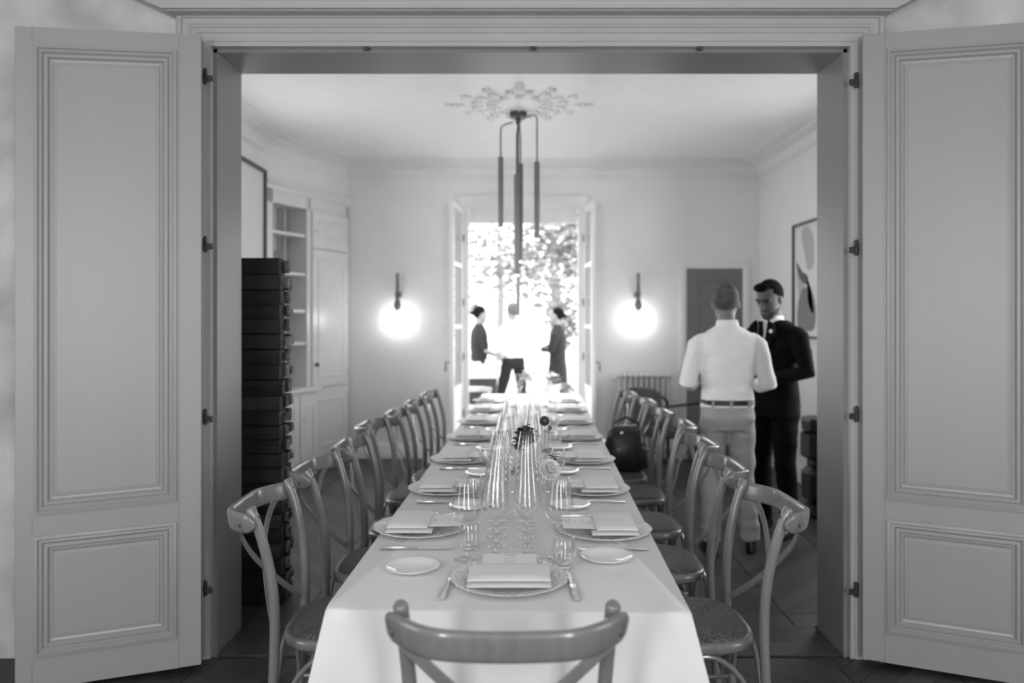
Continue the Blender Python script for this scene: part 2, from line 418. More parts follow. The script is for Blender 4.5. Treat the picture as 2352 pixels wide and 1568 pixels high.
# ------------------------------------------------------------------ folding door leaves
def leaf_mesh(parent, Wd, H, sag, front=True):
    T = 0.036
    sh = Matrix.Identity(4); sh[2][0] = -sag/Wd
    st, so_ = 0.088, 0.062
    zr = [(0.0, 0.122), (0.620, 0.692), (H-0.064, H)]
    for nm, a, b in (('stile', 0, st), ('stile', Wd-so_, Wd)):
        MB().box(a, b, -T/2, T/2, 0, H, mtx=sh, c=0.0015).build(nm, M['paint'], parent)
    for a, b in zr:
        MB().box(st, Wd-so_, -T/2, T/2, a, b, mtx=sh).build('rail', M['paint'], parent)
    for a, b in ((0.122, 0.620), (0.692, H-0.064)):
        mb = MB().box(st, Wd-so_, -0.010, 0.010, a, b)
        for sg in (1, -1):
            k = MB().mitre(st+0.074, a+0.074, Wd-so_-0.074, b-0.074, [(0, 0.006), (0.001, 0.015), (0.014, 0.017), (0.5, 0.017)][:3]+[(0.0145, 0.0175)], y=0)
            vs = [Vector(v) for v in k.v]
            q = [(st+0.0885, 0, a+0.0885), (Wd-so_-0.0885, 0, a+0.0885), (Wd-so_-0.0885, 0, b-0.0885), (st+0.0885, 0, b-0.0885)]
            mb.add([(v.x, v.y*sg, v.z) for v in vs], k.f)
            mb.add([(p[0], -0.0175*sg, p[2]) for p in q], [(0, 1, 2, 3)])
        mb.v = [tuple(sh @ Vector(v)) for v in mb.v]
        mb.build('panel', M['paint'], parent, 20)
        mo = MB(); pr = [(-0.004, 0.016), (-0.003, 0.019), (0.006, 0.019), (0.007, 0.026), (0.020, 0.029), (0.024, 0.022), (0.034, 0.024), (0.040, 0.017), (0.043, 0.021), (0.055, 0.022), (0.060, 0.014), (0.064, 0.016), (0.074, 0.013), (0.075, 0.004)]
        for sg in (1, -1):
            k = MB().mitre(st, a, Wd-so_, b, pr, y=0); mo.add([(v[0], v[1]*sg, v[2]) for v in k.v], k.f)
        mo.v = [tuple(sh @ Vector(v)) for v in mo.v]
        mo.build('molding', M['paint'], parent, 20)
def leafdoor(label, hx, hy, ex, ey, zb, H, sag, flip):
    d = Vector((ex-hx, ey-hy)); ang = math.atan2(d.y, d.x)
    t = thing('door_leaf', label, 'door', (hx, hy, zb), ang, 'folding door leaves of the wide doorway')
    leaf_mesh(t, d.length, H, sag)
    return t
H = 2.652
WL = Vector((-2.004+1.336, 3.179-3.366)).length
dl = leafdoor('front grey panelled door leaf folded back on the left of the doorway', -1.336, 3.372, -2.004, 3.185, 0.035, H, 0.031, 1)
dr = leafdoor('front grey panelled door leaf folded back on the right of the doorway', 1.493, 3.446, 2.148, 3.216, 0.027, H+0.035, 0.024, -1)
dl2 = leafdoor('second door leaf folded behind the left front leaf', -1.352, 3.437, -2.037, 3.250, 0.035, H, 0.031, 1)
# hinge knuckles
for side, x, y, zs in ((0, -1.338, 3.415, (2.53, 1.81, 1.07, 0.335)), (1, 1.478, 3.47, (2.53, 1.80, 1.075, 0.31))):
    for i, z in enumerate(zs):
        lf = (dl, dr)[side]; mi = (Matrix.Translation(lf.location) @ Matrix.Rotation(lf.rotation_euler.z, 4, 'Z')).inverted()
        t = MB().lathe([(0.002, -0.034), (0.008, -0.03), (0.009, 0), (0.008, 0.03), (0.002, 0.036)], 10).build('hinge', M['iron'], lf)
        t.location = mi @ Vector((x, y, z)); t.rotation_euler = (0, 0, -lf.rotation_euler.z)
        s_ = 1 if side == 0 else -1
        MB().box(min(0, s_*0.032), max(0, s_*0.032), -0.002, 0.003, -0.022, 0.004, c=0.001).build('hinge_plate', M['iron'], t)
        MB().tube([(0, -0.004, 0.012), (s_*0.01, -0.012, -0.002), (s_*0.026, -0.006, -0.016)], 0.004, 6).build('latch_hook', M['iron'], t)

# ------------------------------------------------------------------ dining room shell
struct('ceiling', MB().box(-2.75, 3.1, YB, YF+0.3, CZ, CZ+0.12), M['ceil'], 'white ceiling of the dining room', 'ceiling')
WO0, WO1, WZ = -0.56, 0.69, 2.72
wf = MB().box(-2.4, WO0, YF, YF+0.3, -0.12, CZ).box(WO1, 3.1, YF, YF+0.3, -0.12, CZ).box(WO0, WO1, YF, YF+0.3, WZ, CZ)
struct('wall_far', wf, M['wall'], 'pale far wall of the dining room around the french window')
struct('wall_right', MB().box(RX, RX+0.3, YB, 5.05, -0.12, CZ).box(RX, RX+0.3, 6.15, YF+0.1, -0.12, CZ).box(RX, RX+0.3, 5.05, 6.15, -0.12, 0.7).box(RX, RX+0.3, 5.05, 6.15, 2.6, CZ), M['wall'], 'pale right wall of the dining room')
struct('wall_left', MB().box(LX-0.3, LX, YB, 5.2, -0.12, CZ).box(LX-0.3, LX, 6.4, 7.14, -0.12, CZ).box(LX-0.3, LX, 5.2, 6.4, -0.12, 0.7).box(LX-0.3, LX, 5.2, 6.4, 2.6, CZ), M['wall'], 'pale left wall of the dining room')
for i, (x, ya, yb, nm) in enumerate(((LX-0.15, 5.2, 6.4, 'left'), (RX+0.15, 5.05, 6.15, 'right'))):  # made-up windows out of view, added to brighten the dining room
    mb = MB(); ym = (ya+yb)/2
    for a, b, c_, e_ in ((ya, ya+0.05, 0.7, 2.6), (yb-0.05, yb, 0.7, 2.6), (ya+0.05, yb-0.05, 0.7, 0.75), (ya+0.05, yb-0.05, 2.55, 2.6), (ym-0.02, ym+0.02, 0.75, 2.55)):
        mb.box(x-0.02, x+0.02, a, b, c_, e_)
    struct('window_%d' % (i+6), mb, M['white'], 'added unseen side window of the dining room, %s wall' % nm, 'window')
for i, (x, nm) in enumerate(((-3.45, 'left'), (3.65, 'right'))):  # unseen windows added so sky light reaches the near room
    mb = MB()
    for a, b, c_, e_ in ((0.3, 0.36, 0.7, 2.8), (1.44, 1.5, 0.7, 2.8), (0.36, 1.44, 0.7, 0.76), (0.36, 1.44, 2.74, 2.8), (0.88, 0.92, 0.76, 2.74)):
        mb.box(x-0.02, x+0.02, a, b, c_, e_)
    struct('window_%d' % (i+4), mb, M['white'], 'added unseen tall side window of the near room, %s wall' % nm, 'window')
d_ = Vector((-1.826+2.283, YF-7.25)).normalized(); nrm = Vector((d_.y, -d_.x))  # towards the room
cw = MB().prism([(-2.283, 7.08), (-1.78, YF+0.03), (-2.3, YF+0.3), (-2.6, 7.08)], 2.735, CZ)
cw.prism([(-2.50, 7.15), (-2.03, YF+0.05), (-2.3, YF+0.3), (-2.7, 7.15)], -0.12, 2.735)
struct('wall_slanted', cw, M['wall'], 'slanted wall behind the built-in cabinet, dining room')
def sweep(path, prof, closed=False):
    n = len(path); m = len(prof); vs = []
    P = [Vector(p) for p in path]
    for i in range(n):
        d0 = (P[i]-P[i-1]).normalized() if i > 0 else (P[1]-P[0]).normalized()
        d1 = (P[i+1]-P[i]).normalized() if i < n-1 else d0
        n0 = Vector((-d0.y, d0.x)); n1 = Vector((-d1.y, d1.x)); b = (n0+n1); b = b/(b.dot(n0))
        for d, z in prof: vs.append((P[i].x+b.x*d, P[i].y+b.y*d, z))
    fs = []
    for i in range(n-1):
        for k in range(m-1):
            a = i*m+k; fs.append((a, a+m, a+m+1, a+1))
    return MB().add(vs, fs)
path = [(RX, YB), (RX, YF), (-1.826, YF), (-2.283, 7.25), (LX, YB), (RX, YB)]
cpr = [(0, 2.97), (0.012, 2.97), (0.014, 2.985), (0.03, 2.99), (0.034, 3.03), (0.06, 3.062), (0.10, 3.082), (0.135, 3.09), (0.137, 3.105), (0.18, 3.107), (0.21, 3.115), (0.235, 3.118), (0.235, 3.13)]
struct('trim_6', sweep(path, cpr), M['white'], 'white plaster cornice around the dining room ceiling', 'cornice', angle=22)
bpr = [(0, 0.0), (0.018, 0.0), (0.018, 0.14), (0.010, 0.155), (0, 0.16)]
struct('baseboard_far', sweep([(1.72, YF), (WO1+0.1, YF)], bpr), M['white'], 'white baseboard right of the french window', 'baseboard')
struct('baseboard_left', sweep([(WO0-0.1, YF), (-1.826, YF)], bpr), M['white'], 'white baseboard left of the french window', 'baseboard')
struct('baseboard_right', sweep([(RX, YB), (RX, YF), (2.46, YF)], bpr), M['white'], 'white baseboard along the right dining room wall', 'baseboard')
# ceiling rosette
ro = thing('ceiling_rosette', 'ornate plaster rosette on the ceiling around the pendant lamp', 'rosette', (0.015, 6.12, CZ))
MB().lathe([(0.01, -0.004), (0.14, -0.004), (0.16, -0.001)], 32).build('rosette_disc', M['ceil'], ro)
for ring, (r, nn, ln, wd) in enumerate(((0.21, 12, 0.09, 0.035), (0.33, 16, 0.10, 0.04), (0.45, 12, 0.08, 0.035))):
    for k in range(nn):
        a = 2*PI*(k+0.5*(ring % 2))/nn
        mb = MB(); mt = Matrix.Rotation(a, 4, 'Z') @ Matrix.Translation((r, 0, -0.008))
        mb.ball((0, 0, 0.004), (ln*0.5, wd*0.6, 0.012), 10, mt)
        mb.ball((ln*0.35, wd*0.6, 0), (0.018, 0.015, 0.022), 8, mt); mb.ball((ln*0.35, -wd*0.6, 0), (0.018, 0.015, 0.022), 8, mt)
        if ring == 2 and k % 3 == 0: mb.ball((ln*1.1, 0, 0), (0.045, 0.02, 0.016), 8, mt)
        mb.build('plaster_leaf', M['ceil'], ro)

# ------------------------------------------------------------------ french window
fw = MB()
fw.mitre(WO0, 0.0, WO1, WZ, [(0, 0), (0, 0.05), (0.02, 0.05), (0.022, 0.03), (0.045, 0.03), (0.045, -0.04)], y=YF+0.04)
wn = struct('window_1', fw, M['white'], 'white frame of the tall open french window in the far wall', 'window', angle=20)
MB().mitre(WO0-0.075, -0.1, WO1+0.075, WZ+0.075, [(0, 0), (0, 0.02), (0.03, 0.03), (0.05, 0.02), (0.075, 0.015), (0.075, 0)], y=YF).build('window_casing', M['white'], wn, 20)
MB().box(WO0+0.045, WO1-0.045, YF+0.10, YF+0.13, 2.50, WZ-0.04).build('transom_panel', M['white'], wn)
MB().box(WO0+0.045, WO1-0.045, YF+0.08, YF+0.10, WZ-0.075, WZ-0.045).build('transom_rail', M['white'], wn)
def casement(label, x, xend, sgn):
    d = Vector((xend-x, -0.60)); ang = math.atan2(d.y, d.x); Wd = d.length
    t = thing('casement', label, 'window leaf', (x, YF-0.03, 0.03), ang, 'open leaves of the french window')
    for a, b in ((0, 0.055), (Wd-0.055, Wd)): MB().box(a, b, -0.02, 0.02, 0, 2.62, c=0.003).build('stile', M['white'], t)
    for a, b in ((0, 0.10), (0.72, 0.77), (1.35, 1.39), (1.98, 2.02), (2.56, 2.62)): MB().box(0.055, Wd-0.055, -0.018, 0.018, a, b).build('rail', M['white'], t)
    MB().box(0.055, Wd-0.055, -0.012, 0.012, 0.10, 0.72).build('panel', M['white'], t)
    for a, b in ((0.77, 1.35), (1.39, 1.98), (2.02, 2.56)): MB().box(0.056, Wd-0.056, -0.002, 0.002, a, b).build('glass_pane', M['pane'], t)
    for z in (0.45, 1.05, 1.62, 2.3): MB().lathe([(0.002, z-0.04), (0.011, z-0.035), (0.011, z+0.035), (0.002, z+0.04)], 8, Matrix.Translation((0.0, sgn*0.024, 0))).build('hinge', M['darkmetal'], t)
    h = MB().tube([(Wd-0.03, -sgn*0.02, 1.02), (Wd-0.03, -sgn*0.06, 1.02), (Wd-0.03, -sgn*0.065, 0.93)], 0.008, 8).build('handle', M['darkmetal'], t)
casement('left white casement of the french window opened into the room', WO0-0.035, WO0-0.085, 1)
casement('right white casement of the french window opened into the room', WO1+0.035, WO1+0.062, -1)

# ------------------------------------------------------------------ dark side door
x0, x1, zt = 1.79, 2.385, 2.01
dt = struct('door_1', MB().box(x0, x1, YF-0.02, YF+0.005, 0, zt), M['door2'], 'dark grey panelled door in the far wall behind the two men', 'door')
MB().mitre(x0-0.02, -0.05, x1+0.02, zt+0.02, [(-0.05, 0), (-0.05, 0.022), (-0.01, 0.03), (0.02, 0.022), (0.022, 0.0)], y=YF).build('door_casing', M['white'], dt, 20)
for a, b in ((0.14, 0.85), (0.98, zt-0.12)):
    MB().mitre(x0+0.10, a, x1-0.10, b, [(0, 0), (0.004, 0.008), (0.02, 0.008), (0.03, 0.001), (0.04, 0.001)], y=YF-0.02).build('panel', M['door2'], dt, 20)
MB().ball((x0+0.06, YF-0.05, 1.0), 0.026, 10).build('door_knob', M['darkmetal'], dt)

# ------------------------------------------------------------------ built-in cabinet (front plane A -> B)
A = Vector((-2.25, 7.14)); B = Vector((-1.786, 8.42)); cd = (B-A); cl = cd.length; cang = math.atan2(cd.y, cd.x)
cb = thing('built_in_cabinet', 'tall white built-in cabinet with open shelves on the slanted left wall', 'cabinet', (A.x, A.y, 0), cang)
# local: x along the front, y = back into the wall, z up
CH = 2.66; sx0, sx1 = 0.095, 0.62; dep = 0.22
MB().box(0, sx0, 0, dep, 0, CH).build('side_panel', M['cab'], cb); MB().box(sx1, sx1+0.06, 0, dep, 0, CH).build('divider', M['cab'], cb)
MB().box(cl-0.05, cl, 0, dep, 0, CH).build('side_panel', M['cab'], cb)
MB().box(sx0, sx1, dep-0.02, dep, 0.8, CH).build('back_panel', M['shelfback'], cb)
MB().box(0, cl, 0, dep, CH-0.12, CH).build('top_rail', M['cab'], cb)
MB().prism([(-0.05, CH+0.07), (-0.05, CH+0.055), (-0.02, CH+0.03), (-0.012, CH), (0.1, CH), (dep, CH), (dep, CH+0.07)], -0.03, cl+0.05, 'x').build('cornice', M['cab'], cb, 20)
for px_y in (2.28, 1.907, 1.553, 1.243): MB().box(sx0, sx1, 0.02, dep-0.02, px_y-0.014, px_y+0.014).build('shelf', M['cab'], cb)
for k in range(2): MB().box(sx0+0.27+k*0.16, sx0+0.29+k*0.16, dep-0.03, dep-0.02, 0.8, CH-0.12).build('back_batten', M['cab'], cb)
MB().box(-0.04, sx1+0.03, -0.16, dep, 0.79, 0.825, c=0.006).build('counter_top', M['cab'], cb)
lc = MB().box(0, sx1, -0.12, dep, 0, 0.79).build('lower_cupboard', M['cab'], cb)
for k in range(2):
    a = 0.02+k*0.30; dd = MB().box(a, a+0.28, -0.14, -0.12, 0.10, 0.76, c=0.003)
    dd.mitre(a+0.05, 0.16, a+0.23, 0.70, [(0, 0), (0.004, -0.006), (0.02, -0.006), (0.03, 0.004), (0.035, 0.004)], y=-0.1405)
    o = dd.build('door', M['cab'], cb, 20)
    MB().ball((a+(0.27 if k == 0 else 0.03), -0.16, 0.55), 0.014, 10).build('knob', M['cab'], o)
def cabdoor(a, b, z0, z1, knob):
    dd = MB().box(a, b, -0.02, 0, z0, z1, c=0.003); dd.mitre(a+0.075, z0+0.085, b-0.075, z1-0.085, [(0, 0), (0.004, -0.008), (0.016, 0.006), (0.03, 0.0), (0.034, 0.0)], y=-0.021)
    o = dd.build('door', M['cab'], cb, 20)
    if knob == 'dark':
        MB().lathe([(0.006, 0), (0.006, 0.018), (0.018, 0.024), (0.022, 0.034), (0.016, 0.044), (0.004, 0.046)], 12, Matrix.Translation((a+0.03, -0.02, 1.03)) @ Matrix.Rotation(PI/2, 4, 'X')).build('knob', M['black'], o)
        MB().ball((a+0.075, -0.028, 1.03), 0.014, 8).build('knob', M['black'], o)
    else: MB().ball((a+0.04, -0.035, z0+(z1-z0)*0.45), 0.014, 8).build('knob', M['cab'], o)
    for z in (z0+0.12, z1-0.12): MB().box(b-0.004, b+0.012, -0.028, -0.01, z-0.06, z+0.06, c=0.002).build('hinge', M['cab'], o)
cabdoor(sx1+0.07, cl-0.05, 2.18, CH-0.12, ''); cabdoor(sx1+0.07, cl-0.05, 0.80, 2.16, 'dark'); cabdoor(sx1+0.07, cl-0.05, 0.12, 0.77, '')
MB().box(sx1+0.06, cl-0.05, 0, 0.02, 0, 0.12).build('plinth', M['cab'], cb)
MB().box(sx1+0.06, cl-0.05, 0.001, dep, 0.12, CH-0.12).build('carcass', M['cab'], cb)
bx = MB().box(-0.11, 0.11, -0.03, 0.03, 0, 0.20, c=0.01).build('storage_box', M['art2'])
lp = Matrix.Rotation(cang, 4, 'Z') @ Vector((sx0+0.15, 0.13, 0)); bx.location = (A.x+lp.x, A.y+lp.y, 1.921); bx.rotation_euler = (0, 0, cang)
tag(bx, 'grey box standing on the cabinet shelf second from top', 'box')
# pale framed canvas on the left wall
fp = thing('framed_canvas', 'large blank pale canvas in a thin dark frame on the left wall', 'picture', (LX+0.003, 6.77, 0))
MB().box(0, 0.02, -0.32, 0.32, 1.0, 2.78).build('canvas', M['canvas'], fp)
for a in ((-0.35, -0.32, 0.97, 2.81), (0.32, 0.35, 0.97, 2.81), (-0.32, 0.32, 0.97, 1.0), (-0.32, 0.32, 2.78, 2.81)):
    MB().box(0, 0.045, a[0], a[1], a[2], a[3], c=0.004).build('frame_bar', M['darkmetal'], fp)

# ------------------------------------------------------------------ stack of dark timber blocks
ts = thing('timber_stack', 'tall column of stacked dark rough timber blocks behind the left jamb', 'sculpture', (0, 0, 0))
rs = random.Random(3); z = 0.0; i = 0
while z < 1.80:
    h = 0.078+rs.uniform(-0.006, 0.006)
    if z+h > 1.77: h = 1.807-z
    def blk(xa, xb, ya, yb, za, zb, m):
        mb = MB().box(xa, xb, ya, yb, za, zb, c=0.003)
        mb.v = [(x+rs.uniform(-0.003, 0.003), y+rs.uniform(-0.003, 0.003), zz) for x, y, zz in mb.v]
        mb.build('timber_block', m, ts)
    e = rs.uniform(-0.008, 0.008)
    xm = rs.uniform(-1.42, -1.27)
    blk(-1.60, -1.229+e, 4.13+rs.uniform(-0.004, 0.006), 4.20, z+0.002, z+h-0.002, M['timber'])
    blk(-1.60, -1.236+rs.uniform(-0.02, 0.02), 4.205, 4.27, z+0.012, z+h-0.006, M['timber'] if i % 3 else M['timberend'])
    blk(-1.243, -1.212+rs.uniform(-0.01, 0.006), 4.222, 4.262, z+0.014, z+h-0.014, M['timberend'])
    blk(-1.60, -1.222+rs.uniform(-0.018, 0.008), 4.275, 4.34, z+0.004+rs.uniform(0, 0.02), z+h-0.004, M['timber'])
    if i % 2: blk(-1.245, -1.215, 4.285, 4.33, z+0.02, z+h-0.02, M['timberend'])
    z += h; i += 1

MB().box(-1.58, -1.262, 4.15, 4.325, 0.0, 1.79).build('gap_filler', M['timber'], ts)  # hidden filler added to block light showing through the gaps

# ------------------------------------------------------------------ pendant lamp
CX, CYY = 0.008, 6.36
pl = thing('pendant_lamp', 'cluster of slim dark tube pendants hanging from the ceiling rosette', 'lamp', (CX, CYY, CZ))
MB().lathe([(0.01, 0.0), (0.068, 0.0), (0.068, -0.042), (0.055, -0.048), (0.01, -0.048)], 28).build('canopy', M['darkmetal'], pl)
MB().lathe([(0.02, -0.046), (0.022, -0.07), (0.014, -0.10), (0.003, -0.105)], 16).build('canopy_hub', M['darkmetal'], pl)
def tubep(x, y, zt, zb, r, arm):
    z0, z1 = zt-CZ, zb-CZ
    t = MB().lathe([(0.004, z0), (r, z0), (r, z1), (r*0.7, z1), (r*0.7, z1+0.004)], 20, Matrix.Translation((x, y, 0))).build('tube_shade', M['brass'], pl)
    sp = bpy.data.lights.new('pendant_light', 'SPOT'); sp.energy = 6; sp.spot_size = math.radians(110); sp.spot_blend = 1.0; sp.shadow_soft_size = 0.03
    so_ = bpy.data.objects.new('pendant_light', sp); COL.objects.link(so_); so_.location = (CX+x, CYY+y, zb-0.03)
    MB().lathe([(0.001, z1-0.014), (r*0.75, z1-0.012), (r*0.72, z1+0.002)], 16, Matrix.Translation((x, y, 0))).build('lens', M['led'], t)
    if arm: MB().tube(arm+[(x, y, z0)], 0.006, 8).build('cord', M['darkmetal'], t)
tubep(-0.140, 0, 2.774, 2.211, 0.021, [(-0.04, 0, -0.075), (-0.10, 0, -0.095), (-0.128, 0, -0.108), (-0.139, 0, -0.13), (-0.140, 0, -0.17)])
tubep(0.150, 0, 2.735, 2.121, 0.022, [(0.03, 0, -0.050), (0.10, 0, -0.024), (0.130, 0, -0.020), (0.145, 0, -0.030), (0.150, 0, -0.06)])
tubep(0.018, 0.08, 2.735, 1.95, 0.022, [(0.01, 0.02, -0.09), (0.018, 0.08, -0.20)])
tubep(-0.012, -0.09, 2.62, 1.83, 0.022, [(0.0, -0.02, -0.09), (-0.012, -0.09, -0.20)])
tubep(0.000, 0.20, 1.95, 1.507, 0.016, [(0.0, 0.03, -0.09), (0.0, 0.20, -0.22)])

# ------------------------------------------------------------------ wall sconces
for px, lb, nm in ((913, 'left', 0), (1466, 'right', 1)):
    p = wp(px, 727, YF-0.10)
    t = thing('wall_sconce', 'glowing globe wall sconce on a brass stem %s of the french window' % lb, 'wall lamp', (p.x, YF-0.10, 1.50), 0, 'globe sconces on the far wall')
    MB().lathe([(0.003, 0.46), (0.017, 0.455), (0.017, 0.19), (0.026, 0.165), (0.040, 0.12), (0.036, 0.09), (0.018, 0.055), (0.006, 0.03)], 18).build('stem', M['brass'], t)
    MB().box(-0.03, 0.03, 0.03, 0.10, 0.20, 0.26, c=0.004).build('wall_bracket', M['brass'], t)
    MB().ball((0, 0, -0.03), 0.075, 20).build('globe', M['lamp'], t, 180)
    MB().lathe([(0.002, -0.125), (0.016, -0.12), (0.020, -0.105), (0.01, -0.098)], 14).build('finial', M['brass'], t)

# ------------------------------------------------------------------ radiator
rd = thing('radiator', 'white column radiator under the right sconce on the far wall', 'radiator', (0, 0, 0))
xa, xb = 1.035, 1.60
for k in range(10):
    x = xa+0.028+(xb-xa-0.056)*k/9
    mb = MB()
    for yy in (YF-0.16, YF-0.09): mb.tube([(x, yy, 0.14), (x, yy, 0.86)], 0.015, 8)
    mb.tube([(x, YF-0.18, 0.885), (x, YF-0.07, 0.885)], 0.024, 10, round_=True); mb.tube([(x, YF-0.18, 0.13), (x, YF-0.07, 0.13)], 0.024, 10, round_=True)
    mb.build('section', M['radiator'], rd)
for x in (xa+0.03, xb-0.03): MB().box(x-0.012, x+0.012, YF-0.17, YF-0.08, 0, 0.12).build('foot', M['radiator'], rd)
MB().tube([(xa, YF-0.12, 0.85), (xa-0.05, YF-0.12, 0.85)], 0.018, 10).build('valve', M['radiator'], rd)

# ------------------------------------------------------------------ painting on the right wall
pt = thing('painting', 'framed abstract painting of grey shapes on the right wall', 'picture', (RX-0.003, 6.78, 1.33))
PW, PH = 1.04, 0.985
MB().box(-0.02, 0, -PW/2, PW/2, 0, PH).build('canvas', M['canvas'], pt)
for a in ((-PW/2-0.02, -PW/2, -0.02, PH+0.02), (PW/2, PW/2+0.02, -0.02, PH+0.02), (-PW/2, PW/2, -0.02, 0), (-PW/2, PW/2, PH, PH+0.02)):
    MB().box(-0.04, 0, a[0], a[1], a[2], a[3]).build('frame_bar', M['darkmetal'], pt)
def blob(pts, d, m):
    P = []
    n = len(pts)
    for i in range(n):
        for t_ in range(4):
            t = t_/4; p0, p1, p2, p3 = [Vector(pts[(i+j-1) % n]) for j in range(4)]
            P.append(0.5*((2*p1)+(p2-p0)*t+(2*p0-5*p1+4*p2-p3)*t*t+(3*p1-p0-3*p2+p3)*t**3))
    MB().prism([(p.x, p.y) for p in P], -0.0205-d, -0.0195, 'x').build('painted_shape', m, pt)
blob([(0.46, 0.66), (0.40, 0.62), (0.30, 0.56), (0.20, 0.52), (0.18, 0.30), (0.05, 0.20), (0.12, 0.42), (0.26, 0.46), (0.36, 0.50), (0.44, 0.58)], 0.002, M['art3'])
blob([(0.44, 0.10), (0.42, 0.30), (0.30, 0.42), (0.10, 0.40), (0.0, 0.22), (0.05, 0.06), (0.3, 0.05)], 0.001, M['art2'])
blob([(0.34, 0.92), (0.20, 0.96), (0.06, 0.86), (0.05, 0.62), (0.18, 0.58), (0.26, 0.72)], 0.0015, M['art1'])
blob([(0.45, 0.58), (0.40, 0.34), (0.30, 0.30), (0.27, 0.45), (0.36, 0.56)], 0.0008, M['art1'])
blob([(-0.05, 0.80), (-0.20, 0.9), (-0.42, 0.7), (-0.36, 0.45), (-0.15, 0.5)], 0.001, M['art2'])
blob([(-0.10, 0.35), (-0.25, 0.40), (-0.40, 0.2), (-0.2, 0.1)], 0.001, M['art3'])

# ------------------------------------------------------------------ dark turned pedestal
pd = thing('pedestal', 'black carved wooden pedestal of stacked drums by the right jamb', 'pedestal', (2.30, 6.0, 0))
def oct_(prof, nm): MB().lathe(prof, 10).build(nm, M['blackwood'], pd, 25)
oct_([(0.01, 0), (0.135, 0), (0.145, 0.03), (0.135, 0.09), (0.10, 0.11), (0.01, 0.11)], 'base')
oct_([(0.01, 0.11), (0.10, 0.11), (0.155, 0.15), (0.16, 0.33), (0.11, 0.375), (0.01, 0.375)], 'drum')
oct_([(0.01, 0.375), (0.09, 0.375), (0.115, 0.39), (0.115, 0.42), (0.10, 0.435), (0.01, 0.435)], 'collar')
oct_([(0.01, 0.435), (0.12, 0.435), (0.165, 0.46), (0.165, 0.62), (0.12, 0.645), (0.01, 0.645)], 'drum')
oct_([(0.01, 0.645), (0.155, 0.65), (0.16, 0.72), (0.15, 0.74), (0.01, 0.74)], 'top')

# ------------------------------------------------------------------ dark armchair by the radiator
ac = thing('armchair', 'dark rounded-back armchair with black tubular arms by the radiator', 'armchair', (1.40, 7.55, 0), math.radians(-62))
MB().rings([(0.38, 0, 0, 0.22, 0.22), (0.40, 0, 0, 0.25, 0.25), (0.45, 0, 0, 0.25, 0.25), (0.47, 0, 0, 0.21, 0.21)], 24, 0.55).build('seat', M['fabric'], ac)
mb = MB(); P = []
nb = 14
for sgn, yy in ((1, -0.27), (-1, -0.22)):
    pass
out = [(-0.24, 0.50), (-0.25, 0.70), (-0.22, 0.80), (-0.14, 0.835), (0.14, 0.835), (0.22, 0.80), (0.25, 0.70), (0.24, 0.50)]
mb.prism(out, -0.28, -0.23, 'y'); mb.build('backrest', M['fabric'], ac, 50)
for s_ in (-1, 1):
    MB().tube([(s_*0.26, -0.26, 0.0), (s_*0.27, -0.26, 0.62), (s_*0.275, -0.22, 0.68), (s_*0.28, 0.20, 0.70), (s_*0.28, 0.25, 0.66), (s_*0.275, 0.27, 0.0)], 0.014, 8).build('arm_frame', M['black'], ac)
MB().box(-0.27, 0.27, -0.02, 0.02, 0.365, 0.39).build('crossbar', M['black'], ac)

# ------------------------------------------------------------------ table and cloth
TA = Vector((-0.0265, 2.011)); TB = Vector((0.129, 7.60)); td = (TB-TA).normalized(); tn = Vector((td.y, -td.x)); TL = (TB-TA).length; TZ = 0.76
tang = math.atan2(td.y, td.x)-PI/2
def T(u, v): p = TA+td*u+tn*v; return p.x, p.y       # u along the table, v to the right
HW = 0.46
tb = thing('dining_table', 'long banquet table hidden under the white tablecloth', 'table', (TA.x, TA.y, 0), tang)
MB().box(-HW+0.01, HW-0.01, 0.01, TL-0.01, 0.725, 0.752).build('tabletop', M['blackwood'], tb)
for y in (0.5, 2.0, 3.6, 5.1):
    for x in (-0.16, 0.16): MB().tube([(x, y, 0), (x, y, 0.725)], 0.022, 8).build('leg', M['blackwood'], tb)
def cloth():
    mb = MB(); n0 = 60; seg = []
    c = [(-HW, 0), (HW, 0), (HW, TL), (-HW, TL)]
    per = []
    for i in range(4):
        a, b = Vector(c[i]), Vector(c[(i+1) % 4]); m_ = 44 if i % 2 == 0 else 120
        for k in range(m_):
            t = k/m_; per.append((a+(b-a)*t, i, t, (b-a).length))
    nor = [Vector((0, -1)), Vector((1, 0)), Vector((0, 1)), Vector((-1, 0))]
    R = 9; vs = []
    N = len(per)
    for p, i, t, L_ in per: vs.append((p.x*0.985, p.y*1.0+(0.006 if i == 0 else 0), TZ))
    for j in range(R+1):
        f = j/R; z = TZ-0.004-0.251*f
        for (p, i, t, L_) in per:
            d = min(t, 1-t)*L_; s_ = p.x if i % 2 == 0 else p.y
            cor = math.exp(-(d/0.10)**2)
            o = 0.004+0.012*f+0.008*f*math.sin(s_*23+i*2)+0.006*f*math.sin(s_*41+1.3)
            nn = nor[i].copy()
            if cor > 0.02:
                other = nor[(i+1) % 4] if t > 0.5 else nor[(i-1) % 4]
                q = p+nn*(o+0.035*f*cor)+other*(0.05*f*cor if d < 0.3 else 0)
            else: q = p+nn*o
            vs.append((q.x, q.y, z+0.003*math.sin(s_*15)*f))
    fs = []
    for j in range(R+1):
        for k in range(N):
            a, b = j*N+k, j*N+(k+1) % N; fs.append((a, b, b+N, a+N))
    mb.add(vs, fs)
    # top sheet
    tv = [vs[k] for k in range(N)]
    mb.add([(HW*0.0, TL/2, TZ)]+tv, [(0, k+1, (k+1) % N+1) for k in range(N)])
    return mb
me = cloth(); o = me.build('tablecloth', M['cloth'], None, 180)
